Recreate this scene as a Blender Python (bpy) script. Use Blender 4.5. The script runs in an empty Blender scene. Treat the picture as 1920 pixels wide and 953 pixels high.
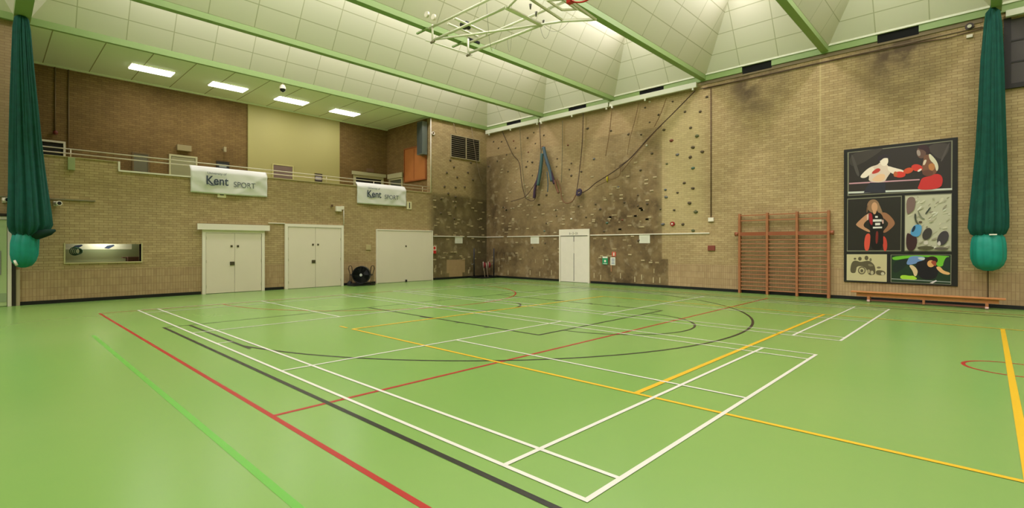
import bpy, math, random
from mathutils import Vector, Matrix
C = bpy.context.scene.collection
S = bpy.context.scene
random.seed(7)
# ------------------------------------------------------------------ camera, world, exposure
CAM = Vector((18.69, -18.68, 1.627))
cd = bpy.data.cameras.new('camera'); cam = bpy.data.objects.new('camera', cd); C.objects.link(cam)
cam.location = CAM; cam.rotation_euler = (math.pi/2, 0, math.radians(45.03))
cd.sensor_width = 36; cd.lens = 938.4/1920*36; cd.shift_x = (960-912.1)/1920; cd.shift_y = -15/1920
cd.clip_start = .05; cd.clip_end = 200
S.camera = cam
w = bpy.data.worlds.new('world'); S.world = w; w.use_nodes = True
w.node_tree.nodes['Background'].inputs[0].default_value = (.9, .95, 1, 1)
w.node_tree.nodes['Background'].inputs[1].default_value = .3
S.view_settings.view_transform = 'Standard'; S.view_settings.look = 'None'
S.view_settings.exposure = 0.0; S.view_settings.gamma = 1; S.view_settings.use_curve_mapping = False
ROOF_POWER = 415.0         # each rooflight
GALLERY_POWER = 34.0      # each recessed gallery luminaire
ROOF_COL = (1.0, .955, 1.06)
BAY = 3.77; CY = -18.0     # roof bay width, cross beam
HX, HY = 37.7, -36.0       # hall size

# ------------------------------------------------------------------ helpers
def lin(c):
    return tuple(((x/255)/12.92 if x/255 <= .04045 else ((x/255+.055)/1.055)**2.4) for x in c)
MATS = {}
def mat(name, rgb, rough=.6, metal=0., spec=.4, noise=0., nscale=8., emit=0., alpha=1.):
    if name in MATS: return MATS[name]
    m = bpy.data.materials.new(name); m.use_nodes = True; n = m.node_tree.nodes; l = m.node_tree.links
    b = n['Principled BSDF']; c = (*lin(rgb), 1)
    b.inputs['Base Color'].default_value = c; b.inputs['Roughness'].default_value = rough
    b.inputs['Metallic'].default_value = metal; b.inputs['Specular IOR Level'].default_value = spec
    if noise:
        t = n.new('ShaderNodeTexNoise'); t.inputs['Scale'].default_value = nscale; t.inputs['Detail'].default_value = 4
        g = n.new('ShaderNodeNewGeometry'); l.new(g.outputs['Position'], t.inputs['Vector'])
        x = n.new('ShaderNodeMix'); x.data_type = 'RGBA'
        x.inputs[6].default_value = (*[v*(1-noise) for v in c[:3]], 1); x.inputs[7].default_value = (*[min(1, v*(1+noise)) for v in c[:3]], 1)
        l.new(t.outputs['Fac'], x.inputs[0]); l.new(x.outputs[2], b.inputs['Base Color'])
    if emit:
        b.inputs['Emission Color'].default_value = c; b.inputs['Emission Strength'].default_value = emit
    if alpha < 1: b.inputs['Alpha'].default_value = alpha
    MATS[name] = m; return m

OFF = {}
class MB:
    def __init__(s): s.v = []; s.f = []; s.mi = []; s.sm = []; s.uv = {}
    def face(s, pts, mi=0, uv=None):
        i = len(s.v); s.v += [tuple(p) for p in pts]; s.f.append(tuple(range(i, i+len(pts)))); s.mi.append(mi); s.sm.append(False)
        if uv: s.uv[len(s.f)-1] = uv
        return s
    def box(s, x0, y0, z0, x1, y1, z1, mi=0):
        if x0 > x1: x0, x1 = x1, x0
        if y0 > y1: y0, y1 = y1, y0
        if z0 > z1: z0, z1 = z1, z0
        i = len(s.v)
        s.v += [(x0,y0,z0),(x1,y0,z0),(x1,y1,z0),(x0,y1,z0),(x0,y0,z1),(x1,y0,z1),(x1,y1,z1),(x0,y1,z1)]
        for q in ((0,3,2,1),(4,5,6,7),(0,1,5,4),(1,2,6,5),(2,3,7,6),(3,0,4,7)):
            s.f.append(tuple(i+k for k in q)); s.mi.append(mi); s.sm.append(False)
        return s
    def tube(s, pts, r, n=8, mi=0, cap=True, r2=None):
        pts = [Vector(p) for p in pts]; rs = r if isinstance(r, (list, tuple)) else [r]*len(pts)
        base = len(s.v); up = None
        for k, p in enumerate(pts):
            d = (pts[min(k+1, len(pts)-1)]-pts[max(k-1, 0)]).normalized()
            if up is None: up = Vector((0,0,1)) if abs(d.z) < .9 else Vector((1,0,0))
            a = d.cross(up)
            if a.length < 1e-4: a = d.cross(Vector((0,1,0)))
            a.normalize(); b = a.cross(d).normalized(); up = b
            for j in range(n):
                t = 2*math.pi*j/n; s.v.append(tuple(p+a*math.cos(t)*rs[k]+b*math.sin(t)*rs[k]))
        for k in range(len(pts)-1):
            for j in range(n):
                q = base+k*n; s.f.append((q+j, q+(j+1) % n, q+n+(j+1) % n, q+n+j)); s.mi.append(mi); s.sm.append(n > 4)
        if cap:
            s.f.append(tuple(base+j for j in range(n))[::-1]); s.mi.append(mi); s.sm.append(False)
            q = base+(len(pts)-1)*n; s.f.append(tuple(q+j for j in range(n))); s.mi.append(mi); s.sm.append(False)
        return s
    def torus(s, c, ax1, ax2, R, r, n=28, m=6, mi=0, a0=0, a1=2*math.pi):
        c = Vector(c); ax1 = Vector(ax1); ax2 = Vector(ax2)
        pts = [c+ax1*R*math.cos(a0+(a1-a0)*k/n)+ax2*R*math.sin(a0+(a1-a0)*k/n) for k in range(n+1)]
        return s.tube(pts, r, m, mi)
    def lathe(s, cx, cy, prof, n=16, mi=0, fold=0., seed=0., ell=1.):
        base = len(s.v)
        for k, (z, r, dx, dy) in enumerate(prof):
            for j in range(n):
                t = 2*math.pi*j/n
                q = r*(1+fold*(.55*math.sin(9*t+seed)+.35*math.sin(17*t+seed*2+z*.7)+.25*math.sin(5*t+z*.4)+.25*math.sin(29*t+seed)))
                s.v.append((cx+dx+q*math.cos(t), cy+dy+q*math.sin(t)*ell, z))
        for k in range(len(prof)-1):
            for j in range(n):
                q = base+k*n; s.f.append((q+j, q+(j+1) % n, q+n+(j+1) % n, q+n+j)); s.mi.append(mi); s.sm.append(True)
        s.f.append(tuple(base+j for j in range(n))); s.mi.append(mi); s.sm.append(False)
        q = base+(len(prof)-1)*n; s.f.append(tuple(q+j for j in range(n))[::-1]); s.mi.append(mi); s.sm.append(False)
        return s
    def build(s, name, mats, parent=None, bevel=0., structure=False):
        if not isinstance(mats, (list, tuple)): mats = [mats]
        if parent is not None: off = OFF[parent.name]
        elif structure: off = Vector((0,0,0))
        else:
            xs, ys, zs = zip(*s.v); off = Vector(((min(xs)+max(xs))/2, (min(ys)+max(ys))/2, min(zs)))
        me = bpy.data.meshes.new(name)
        me.from_pydata([tuple(Vector(v)-off) for v in s.v], [], s.f)
        for m in mats: me.materials.append(m)
        for i, p in enumerate(me.polygons): p.material_index = s.mi[i]; p.use_smooth = s.sm[i]
        if s.uv:
            ul = me.uv_layers.new(name='UVMap')
            for fi, uv in s.uv.items():
                for k, li in enumerate(me.polygons[fi].loop_indices): ul.data[li].uv = uv[k]
        me.update()
        o = bpy.data.objects.new(name, me); C.objects.link(o)
        if parent is not None: o.parent = parent
        else: o.location = off
        OFF[o.name] = off.copy()
        if bevel:
            b = o.modifiers.new('bevel', 'BEVEL'); b.width = bevel; b.segments = 2; b.limit_method = 'ANGLE'
        return o
def tag(o, label=None, cat=None, group=None, kind=None):
    if label: o['label'] = label
    if cat: o['category'] = cat
    if group: o['group'] = group
    if kind: o['kind'] = kind
    return o
def root(name, loc, label=None, cat=None, group=None, kind=None):
    o = bpy.data.objects.new(name, None); C.objects.link(o); o.location = loc; o.empty_display_size = .1
    OFF[o.name] = Vector(loc); return tag(o, label, cat, group, kind)
def boxm(*a, mi=0): return MB().box(*a, mi=mi)
def text(name, body, size, loc, rot, m, parent, thick=0., sx=1., align='LEFT'):
    cu = bpy.data.curves.new(name, 'FONT'); cu.body = body; cu.size = size; cu.offset = thick; cu.extrude = .0012; cu.align_x = align
    t = bpy.data.objects.new('tmp_text', cu); C.objects.link(t)
    bpy.context.view_layer.update()
    me = bpy.data.meshes.new_from_object(t.evaluated_get(bpy.context.evaluated_depsgraph_get()))
    bpy.data.objects.remove(t); bpy.data.curves.remove(cu)
    M = Matrix.LocRotScale(Vector(loc)-OFF[parent.name], rot.to_quaternion() if hasattr(rot, 'to_quaternion') else None, Vector((sx,1,1)))
    me.transform(M); me.materials.clear(); me.materials.append(m); me.name = name
    o = bpy.data.objects.new(name, me); C.objects.link(o); o.parent = parent; OFF[o.name] = OFF[parent.name].copy(); return o
from mathutils import Euler
ROT_L = Euler((math.pi/2, 0, math.pi/2)); ROT_R = Euler((math.pi/2, 0, 0))
# a sight line from the survey of the hall meets a real plane of the hall (x, y or z = value)
_s = math.sqrt(.5)
def meet(u, v, ax, val):
    a = (u-912.1)/938.4; b = (461.5-v)/938.4; d = Vector((-_s*(1-a), _s*(1+a), b))
    return CAM+d*((val-CAM[ax])/d[ax])
def RW(u, v, y=0.): return meet(u, v, 1, y)
def LW(u, v, x=0.): return meet(u, v, 0, x)

# ------------------------------------------------------------------ materials
def M_(n, op, a, b=None, c=None):
    x = n['t'].nodes.new('ShaderNodeMath'); x.operation = op
    for i, q in enumerate((a, b, c)):
        if q is None: continue
        if isinstance(q, (int, float)): x.inputs[i].default_value = q
        else: n['t'].links.new(q, x.inputs[i])
    return x.outputs[0]
def MIX(n, f, a, b, mode='MIX'):
    x = n['t'].nodes.new('ShaderNodeMix'); x.data_type = 'RGBA'; x.blend_type = mode
    for i, q in ((0, f), (6, a), (7, b)):
        if isinstance(q, (int, float)): x.inputs[i].default_value = q
        elif isinstance(q, tuple): x.inputs[i].default_value = (*q, 1) if len(q) == 3 else q
        else: n['t'].links.new(q, x.inputs[i])
    return x.outputs[2]
def NOISE(n, vec, scale, detail=4, rough=.6):
    x = n['t'].nodes.new('ShaderNodeTexNoise'); x.inputs['Scale'].default_value = scale; x.inputs['Detail'].default_value = detail
    x.inputs['Roughness'].default_value = rough
    if vec is not None: n['t'].links.new(vec, x.inputs['Vector'])
    return x.outputs['Fac']
def BETW(n, v, a, b, soft=.02):   # 1 between a and b
    def ss(lo, hi, q):
        x = n['t'].nodes.new('ShaderNodeMapRange'); x.inputs[1].default_value = lo; x.inputs[2].default_value = hi; x.inputs[3].default_value = 0; x.inputs[4].default_value = 1
        n['t'].links.new(q, x.inputs[0]); return x.outputs[0]
    return M_(n, 'MULTIPLY', ss(a-soft, a+soft, v), M_(n, 'SUBTRACT', 1, ss(b-soft, b+soft, v)))
def brick(name, c1, c2, mortar, zone=None, low=.95, dirt=.22, pinkleft=False):
    m = bpy.data.materials.new(name); m.use_nodes = True; nt = m.node_tree; n = {'t': nt}; bs = nt.nodes['Principled BSDF']
    g = nt.nodes.new('ShaderNodeNewGeometry'); sp = nt.nodes.new('ShaderNodeSeparateXYZ'); nt.links.new(g.outputs['Position'], sp.inputs[0])
    u = M_(n, 'ADD', sp.outputs[0], sp.outputs[1]); z = sp.outputs[2]
    def comb(a, b):
        x = nt.nodes.new('ShaderNodeCombineXYZ'); nt.links.new(a, x.inputs[0]); nt.links.new(b, x.inputs[1]); return x.outputs[0]
    def br(vec, off):
        x = nt.nodes.new('ShaderNodeTexBrick'); nt.links.new(vec, x.inputs['Vector']); x.offset = off
        x.inputs['Scale'].default_value = 1; x.inputs['Brick Width'].default_value = .225; x.inputs['Row Height'].default_value = .075
        x.inputs['Mortar Size'].default_value = .007; x.inputs['Mortar Smooth'].default_value = .3
        x.inputs['Color1'].default_value = (*lin(c1), 1); x.inputs['Color2'].default_value = (*lin(c2), 1); x.inputs['Mortar'].default_value = (*lin(mortar), 1)
        return x.outputs['Color']
    lowf = M_(n, 'LESS_THAN', z, low) if low else 0.
    col = MIX(n, lowf, br(comb(u, z), .5), br(comb(z, u), 0.)) if low else br(comb(u, z), .5)
    # low courses are a slightly pinker brick
    if low: col = MIX(n, M_(n, 'MULTIPLY', lowf, .30), col, lin((166, 132, 104)))
    pos = g.outputs['Position']
    big = NOISE(n, pos, .55, 5, .65); mid = NOISE(n, pos, 5, 3)
    f = M_(n, 'ADD', M_(n, 'MULTIPLY', M_(n, 'SUBTRACT', big, .5), dirt*3.2), M_(n, 'MULTIPLY', M_(n, 'SUBTRACT', mid, .5), .35))
    col = MIX(n, 1., col, M_rgb(n, M_(n, 'ADD', 1., f)), 'MULTIPLY')
    if zone: col = zone(n, col, sp.outputs[0], sp.outputs[1], z, pos, mid, big)
    nt.links.new(col, bs.inputs['Base Color']); bs.inputs['Roughness'].default_value = .85; bs.inputs['Specular IOR Level'].default_value = .2
    return m
def M_rgb(n, v):
    x = n['t'].nodes.new('ShaderNodeCombineColor')
    for i in range(3): n['t'].links.new(v, x.inputs[i])
    return x.outputs[0]
def zone_right(n, col, X, Y, z, pos, mid, big):
    # roughened, darker climbing brickwork from the corner to x = 9.7
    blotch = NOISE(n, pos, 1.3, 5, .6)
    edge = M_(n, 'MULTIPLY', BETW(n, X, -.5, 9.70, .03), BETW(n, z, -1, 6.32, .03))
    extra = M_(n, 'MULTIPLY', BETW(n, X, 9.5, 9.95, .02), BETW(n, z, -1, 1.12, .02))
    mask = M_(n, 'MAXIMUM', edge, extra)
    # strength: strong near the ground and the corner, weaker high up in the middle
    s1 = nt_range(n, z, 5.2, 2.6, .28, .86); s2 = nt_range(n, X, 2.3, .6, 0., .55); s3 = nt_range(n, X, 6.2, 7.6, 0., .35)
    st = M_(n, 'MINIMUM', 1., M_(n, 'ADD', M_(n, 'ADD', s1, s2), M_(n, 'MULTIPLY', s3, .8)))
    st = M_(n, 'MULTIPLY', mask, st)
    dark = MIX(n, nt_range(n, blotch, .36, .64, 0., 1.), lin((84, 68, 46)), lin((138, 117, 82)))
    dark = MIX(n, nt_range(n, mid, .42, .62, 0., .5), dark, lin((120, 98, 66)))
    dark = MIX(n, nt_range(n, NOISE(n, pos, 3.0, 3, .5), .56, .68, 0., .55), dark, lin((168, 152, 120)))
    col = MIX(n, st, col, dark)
    up = M_(n, 'MULTIPLY', BETW(n, X, -.5, 9.7, .3), BETW(n, z, 6.3, 9, .02))
    col = MIX(n, M_(n, 'MULTIPLY', up, .35), col, lin((150, 122, 88)))
    # grime hanging from the three open slots under the roof
    for xc in (13.0, 16.85):
        sm = M_(n, 'MULTIPLY', BETW(n, X, xc-.75, xc+.75, .5), nt_range(n, z, 5.4, 7.2, 0., 1.1))
        col = MIX(n, M_(n, 'MULTIPLY', sm, nt_range(n, blotch, .35, .62, .1, 1.)), col, lin((98, 82, 64)))
    strip = M_(n, 'MULTIPLY', BETW(n, X, 9.7, 11.3, .25), BETW(n, z, 2.1, 7.0, .4))
    col = MIX(n, M_(n, 'MULTIPLY', strip, .3), col, lin((205, 192, 138)))
    for xj in (14.95,):
        col = MIX(n, M_(n, 'MULTIPLY', BETW(n, X, xj-.02, xj+.02, .008), .5), col, lin((205, 188, 135)))
    return col
def nt_range(n, v, a, b, c, d):
    x = n['t'].nodes.new('ShaderNodeMapRange'); n['t'].links.new(v, x.inputs[0])
    for i, q in enumerate((a, b, c, d)): x.inputs[i+1].default_value = q
    return x.outputs[0]
def zone_left(n, col, X, Y, z, pos, mid, big):
    blotch = NOISE(n, pos, 1.3, 5, .6)
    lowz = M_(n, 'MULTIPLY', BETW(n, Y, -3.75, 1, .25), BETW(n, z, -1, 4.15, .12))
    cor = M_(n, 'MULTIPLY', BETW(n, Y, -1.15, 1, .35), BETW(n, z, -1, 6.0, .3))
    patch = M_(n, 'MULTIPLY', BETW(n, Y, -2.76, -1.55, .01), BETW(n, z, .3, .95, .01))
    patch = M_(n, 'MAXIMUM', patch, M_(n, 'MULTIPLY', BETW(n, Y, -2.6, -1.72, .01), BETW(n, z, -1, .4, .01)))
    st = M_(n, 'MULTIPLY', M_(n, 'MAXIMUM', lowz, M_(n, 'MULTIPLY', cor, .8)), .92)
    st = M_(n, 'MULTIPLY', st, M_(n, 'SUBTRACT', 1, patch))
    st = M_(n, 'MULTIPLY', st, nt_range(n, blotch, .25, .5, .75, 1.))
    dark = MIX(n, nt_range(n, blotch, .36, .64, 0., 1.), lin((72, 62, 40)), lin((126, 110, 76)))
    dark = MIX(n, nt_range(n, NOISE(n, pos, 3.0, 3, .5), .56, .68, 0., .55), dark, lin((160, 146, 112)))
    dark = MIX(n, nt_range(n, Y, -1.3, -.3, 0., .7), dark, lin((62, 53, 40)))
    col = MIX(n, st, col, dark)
    col = MIX(n, M_(n, 'MULTIPLY', patch, .6), col, lin((168, 138, 100)))
    col = MIX(n, M_(n, 'MULTIPLY', BETW(n, Y, -60, -18.05, .05), .45), col, lin((150, 122, 92)))
    return col
TAN1, TAN2, MORT = (176, 152, 98), (152, 128, 80), (196, 180, 132)
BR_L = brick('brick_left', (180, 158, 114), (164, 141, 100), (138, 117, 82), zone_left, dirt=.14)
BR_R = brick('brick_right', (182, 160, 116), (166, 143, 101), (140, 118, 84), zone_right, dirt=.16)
BR_G = brick('brick_gallery', (136, 110, 68), (124, 98, 60), (104, 82, 50), None, 0, dirt=.25)
WHITE = mat('white_paint', (228, 220, 200), .45, spec=.4)
DOORW = mat('door_paint', (222, 211, 188), .42, spec=.4, noise=.03, nscale=1.5)
BEAM = mat('roof_beam_paint', (140, 164, 100), .5)
TRACK = mat('track_white', (216, 216, 192), .4)
BLACK = mat('black_rubber', (18, 17, 16), .5)
GAP = mat('slot_black', (12, 12, 10), .9)
STEEL = mat('grey_steel', (150, 150, 145), .4, .5)
CREAMWALL = mat('cream_wall_paint', (178, 168, 108), .6, noise=.04, nscale=.6)
PAPER = mat('paper', (222, 220, 200), .7)
WOOD = mat('varnished_wood', (188, 122, 66), .38, spec=.5, noise=.18, nscale=9)
WOODR = mat('red_wood', (162, 104, 66), .4, spec=.5, noise=.18, nscale=9)
INK = mat('dark_ink', (36, 44, 62), .6)
RED = mat('red_paint', (190, 40, 32), .4)
FRAMEK = mat('dark_frame', (40, 32, 26), .5)

# roof panels: 1.2 m x 0.62 m boards with fine joints
def panel_mat():
    m = bpy.data.materials.new('roof_panels'); m.use_nodes = True; nt = m.node_tree; n = {'t': nt}; bs = nt.nodes['Principled BSDF']
    uv = nt.nodes.new('ShaderNodeUVMap'); uv.uv_map = 'UVMap'; sp = nt.nodes.new('ShaderNodeSeparateXYZ'); nt.links.new(uv.outputs[0], sp.inputs[0])
    def joint(v, step, wd):
        fr = M_(n, 'FRACT', M_(n, 'DIVIDE', v, step)); d = M_(n, 'MULTIPLY', M_(n, 'MINIMUM', fr, M_(n, 'SUBTRACT', 1, fr)), step)
        return M_(n, 'LESS_THAN', d, wd)
    j = M_(n, 'MAXIMUM', joint(sp.outputs[0], 1.2, .013), joint(sp.outputs[1], .64, .013))
    cell = nt.nodes.new('ShaderNodeTexWhiteNoise'); cell.noise_dimensions = '2D'
    cc = nt.nodes.new('ShaderNodeCombineXYZ')
    nt.links.new(M_(n, 'FLOOR', M_(n, 'DIVIDE', sp.outputs[0], 1.2)), cc.inputs[0]); nt.links.new(M_(n, 'FLOOR', M_(n, 'DIVIDE', sp.outputs[1], .64)), cc.inputs[1])
    nt.links.new(cc.outputs[0], cell.inputs['Vector'])
    base = MIX(n, cell.outputs['Value'], lin((219, 214, 192)), lin((214, 210, 188)))
    nt.links.new(MIX(n, j, base, lin((176, 174, 140))), bs.inputs['Base Color']); bs.inputs['Roughness'].default_value = .6
    return m
PANEL = panel_mat()
def floor_mat():
    m = bpy.data.materials.new('green_sports_floor'); m.use_nodes = True; nt = m.node_tree; n = {'t': nt}; bs = nt.nodes['Principled BSDF']
    g = nt.nodes.new('ShaderNodeNewGeometry')
    a = NOISE(n, g.outputs['Position'], .3, 1.5, .4); b = NOISE(n, g.outputs['Position'], 5, 2, .4)
    c = MIX(n, nt_range(n, a, .3, .7, 0., 1.), lin((108, 145, 68)), lin((117, 147, 76)))
    c = MIX(n, nt_range(n, b, .2, .8, 0., .2), c, lin((104, 144, 70)))
    nt.links.new(c, bs.inputs['Base Color'])
    bs.inputs['Roughness'].default_value = .27; bs.inputs['Specular IOR Level'].default_value = .36
    return m
FLOORM = floor_mat()

# ------------------------------------------------------------------ roof and its lights
roof = MB(); RZ0, RZ1, INS = 7.88, 10.05, 1.38
SL = math.hypot(INS, RZ1-RZ0)
tops = []
for k in range(10):
    x0, x1 = k*BAY+.10, (k+1)*BAY-.10
    for (y0, y1) in ((CY+.17, -.06), (HY+.06, CY-.17)):
        a = [(x0,y0,RZ0),(x1,y0,RZ0),(x1,y1,RZ0),(x0,y1,RZ0)]
        b = [(x0+INS,y0+INS,RZ1),(x1-INS,y0+INS,RZ1),(x1-INS,y1-INS,RZ1),(x0+INS,y1-INS,RZ1)]
        L1, L2 = x1-x0, y1-y0
        roof.face([a[0],a[1],b[1],b[0]], 0, [(0,0),(L1,0),(L1-INS,SL),(INS,SL)])
        roof.face([a[2],a[3],b[3],b[2]], 0, [(0,0),(-L1,0),(-L1+INS,SL),(-INS,SL)][::1])
        roof.face([a[1],a[2],b[2],b[1]], 0, [(-L2,0),(0,0),(-INS,SL),(-L2+INS,SL)])
        roof.face([a[3],a[0],b[0],b[3]], 0, [(0,0),(-L2,0),(-L2+INS,SL),(-INS,SL)])
        roof.face(b, 0, [(.3,.3)]*4)
        tops.append((x0+INS, x1-INS, y0+INS, y1-INS))
# cover over everything, so no daylight leaks past the coffers
roof.box(-4.3, HY-.4, 10.35, HX+.4, .5, 10.45)
tag(roof.build('ceiling', PANEL, structure=True), kind='structure')
sky_m = mat('rooflight_diffuser', (255, 246, 226), .5, emit=2.2)
for i, (a, b, c, d) in enumerate(tops):
    o = MB().box(a+.08, c+.1, RZ1-.05, b-.08, d-.1, RZ1-.02).build('window_%d' % (i+1), sky_m, structure=True); tag(o, kind='structure')
    ld = bpy.data.lights.new('rooflight', 'AREA'); ld.shape = 'RECTANGLE'; ld.size = b-a-.2; ld.size_y = d-c-.3; ld.energy = ROOF_POWER; ld.color = ROOF_COL
    lo = bpy.data.objects.new('rooflight_lamp', ld); C.objects.link(lo); lo.location = ((a+b)/2, (c+d)/2, RZ1-.07)
bm = MB()
for k in range(1, 10):
    x = k*BAY
    bm.box(x-.10, HY, 7.72, x+.10, -.001, 7.95)
bm.box(.001, HY, 7.72, .12, -.001, 7.93)
bm.box(.13, CY-.17, 7.735, HX, CY+.17, 7.895)
tag(bm.build('ceiling_beams', BEAM, structure=True), kind='structure')
# fascia under the roof along the right wall with open slots
fb = MB(); slots = [(1.5, 2.45), (5.3, 6.25), (8.78, 9.80), (12.65, 13.57), (16.39, 17.32), (20.2, 21.1)]
xs = [0.13]
for a, b in slots: xs += [a, b]
xs.append(HX)
for i in range(0, len(xs), 2): fb.box(xs[i], -.07, 7.68, xs[i+1], -.002, 7.87)

tag(fb.build('trim_1', BEAM, structure=True), kind='structure')
tag(MB().box(.13, -.10, 7.872, HX, -.002, 7.93).build('trim_8', mat('pale_trim', (226, 226, 200), .5), structure=True), kind='structure')
tag(MB().box(11.2, -.03, 7.56, 18.6, -.002, 7.675).build('trim_9', mat('wall_plate_shaded', (124, 108, 78), .7), structure=True), kind='structure')  # timber plate, its dark tone paints in the shade below the fascia
sb = MB()
sb.box(7.642, -8.42, 7.84, 7.66, -7.95, 7.93)
for a, b in slots: sb.box(a, -.032, 7.62, b, -.003, 7.87)
tag(sb.build('trim_2', GAP, structure=True), kind='structure')

# ------------------------------------------------------------------ shell
tag(MB().box(-.35, HY, -.2, HX, .3, 0).build('floor', FLOORM, structure=True), kind='structure')
wl = MB(); T = -.3
wl.box(T, HY, 0, 0, -17.08, 3.9); wl.box(T, -17.08, 0, 0, -15.26, 1.15); wl.box(T, -17.08, 1.69, 0, -15.26, 3.9); wl.box(T, -15.26, 0, 0, 0, 3.9)
wl.box(T, HY, 3.9, 0, -15.81, 4.18); wl.box(T, -12.6, 3.9, 0, -3.73, 4.13); wl.box(T, -3.73, 3.9, 0, 0, 7.95); wl.box(T, HY, 4.18, 0, -18.0, 7.95)
tag(wl.build('wall_left', BR_L, structure=True), kind='structure')
tag(MB().box(T, 0, 0, HX, .3, 8.2).build('wall_right', BR_R, structure=True), kind='structure')
tag(MB().box(HX, HY, 0, HX+.3, 0, 8.2).build('wall_back', BR_R, structure=True), kind='structure')
tag(MB().box(T, HY-.3, 0, HX, HY, 8.2).build('wall_front', BR_R, structure=True), kind='structure')
# gallery shell
tag(MB().box(-3.9, -22, 3.0, T-.001, -3.5, 3.15).build('floor_gallery', mat('gallery_floor', (176, 176, 130), .5), structure=True), kind='structure')
gw = MB(); gw.box(-3.95, -22, 3.15, -3.7, -3.5, 7.75)
tag(gw.build('wall_gallery_rear', BR_G, structure=True), kind='structure')
tag(MB().box(-3.7, -3.73, 3.15, T-.001, -3.5, 7.75).build('wall_gallery_side', BR_G, structure=True), kind='structure')
tag(MB().box(-3.7, -22.2, 3.15, T-.001, -22, 7.75).build('wall_gallery_end', BR_G, structure=True), kind='structure')
tag(MB().box(-3.699, -10.78, 3.151, -3.62, -6.5, 7.749).build('wall_gallery_cream', CREAMWALL, structure=True), kind='structure')
gc = MB(); gc.box(-3.9, -22, 7.75, 0, -3.5, 7.95)
soff = mat('gallery_soffit', (222, 232, 196), .7)
jm = mat('soffit_joint', (150, 150, 104), .8)
for k in range(0, 12):
    y = -17.35+k*1.22
    if y < -3.8: gc.box(-3.69, y-.012, 7.745, -.0, y+.012, 7.7501, 1)
gc.box(-3.70, -18, 7.70, -3.60, -3.74, 7.7501, 0)
tag(gc.build('ceiling_gallery', [soff, jm], structure=True), kind='structure')
# copings
tag(MB().box(T-.03, -15.84, 3.9, .03, -12.6, 3.945).box(T-.03, -15.85, 3.945, .03, -15.80, 4.2).build('trim_3', WHITE, structure=True), kind='structure')
tag(MB().box(T-.03, -12.58, 4.13, .02, -3.74, 4.165).box(T-.03, -18, 4.18, .02, -15.87, 4.2).build('trim_4', mat('coping_tan', (186, 170, 124), .6), structure=True), kind='structure')
# skirting
sk = MB()
for a, b in ((-18.03, -13.58), (-11.48, -10.78), (-8.30, -6.80), (-3.63, -.0)): sk.box(.0, a, 0, .018, b, .10)
tag(sk.build('baseboard_left', BLACK, structure=True), kind='structure')
sk = MB().box(.02, -.018, 0, 4.74, 0, .10).box(6.44, -.018, 0, 26, 0, .10)
tag(sk.build('baseboard_right', BLACK, structure=True), kind='structure')

# ------------------------------------------------------------------ floor markings
FL = bpy.data.objects['floor']
WL = mat('line_white', (196, 193, 178), .35); RL = mat('line_red', (150, 27, 21), .35); YL = mat('line_yellow', (200, 160, 18), .35)
BL = mat('line_black', (30, 30, 20), .35); GL = mat('line_lime', (90, 156, 54), .35)
ZN = [0]
def seg(m, x0, y0, x1, y1, w=.05, z=.001):
    ZN[0] = (ZN[0]+1) % 12; z += ZN[0]*.00008
    d = Vector((x1-x0, y1-y0, 0)); l = d.length; d.normalize(); p = Vector((-d.y, d.x, 0))*(w/2); a = Vector((x0,y0,z)); b = Vector((x1,y1,z))
    m.face([a-p, b-p, b+p, a+p])
def arc(m, cx, cy, r, a0, a1, w=.05, z=.001, n=64):
    for k in range(n):
        t0 = math.radians(a0+(a1-a0)*k/n); t1 = math.radians(a0+(a1-a0)*(k+1)/n)
        m.face([(cx+(r-w/2)*math.cos(t0), cy+(r-w/2)*math.sin(t0), z), (cx+(r+w/2)*math.cos(t0), cy+(r+w/2)*math.sin(t0), z),
                (cx+(r+w/2)*math.cos(t1), cy+(r+w/2)*math.sin(t1), z), (cx+(r-w/2)*math.cos(t1), cy+(r-w/2)*math.sin(t1), z)])
def flat(name, m, mt): o = m.build(name, mt, FL); return o
def court(X0, Y0):   # 13.4 x 6.1 badminton court
    m = MB(); w = .042; X1 = X0-13.4; Y1 = Y0+6.1; z = .0045
    for y in (Y0+.02, Y0+.44, Y1-.44, Y1-.02): seg(m, X0, y, X1, y, w, z)
    for x in (X0-.02, X0-.74, X0-4.70, X1+4.70, X1+.74, X1+.02): seg(m, x, Y0, x, Y1, w, z)
    seg(m, X0, (Y0+Y1)/2, X0-4.7, (Y0+Y1)/2, w, z); seg(m, X1, (Y0+Y1)/2, X1+4.7, (Y0+Y1)/2, w, z)
    flat('badminton_court_lines', m, WL)
court(16.90, -15.99); court(16.93, -8.35)
m = MB()                                   # netball, red
seg(m, 3.55, -16.75, 34.1, -16.75, .052, .0015); seg(m, 3.55, -1.5, 34.1, -1.5, .052, .0015); seg(m, 3.57, -16.75, 3.57, -1.5, .05, .0015)
seg(m, 13.86, -16.75, 13.86, -1.5, .05, .0018); seg(m, 24, -16.75, 24, -1.5, .05, .0018)
arc(m, 3.6, -9.1, 4.9, -90, 90, .05, .0017); arc(m, 18.93, -9.1, .48, 0, 360, .045, .0017, 40)
flat('netball_court_lines', m, RL)
m = MB()                                   # basketball, black
seg(m, 7.08, -16.18, 30.8, -16.18, .055, .0025); seg(m, 7.08, -2.0, 30.8, -2.0, .05, .0025); seg(m, 7.1, -16.18, 7.1, -2.0, .03, .0025)
seg(m, 7.1, -15.73, 10.45, -15.73, .05, .0027); seg(m, 7.1, -2.47, 10.45, -2.47, .05, .0027)
arc(m, 8.67, -9.1, 6.78, -77.5, 77.5, .05, .0027, 90)
seg(m, 7.1, -11.55, 12.92, -11.55, .05, .0029); seg(m, 7.1, -6.65, 12.92, -6.65, .05, .0029); seg(m, 12.9, -11.55, 12.9, -6.65, .05, .0029)
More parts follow.
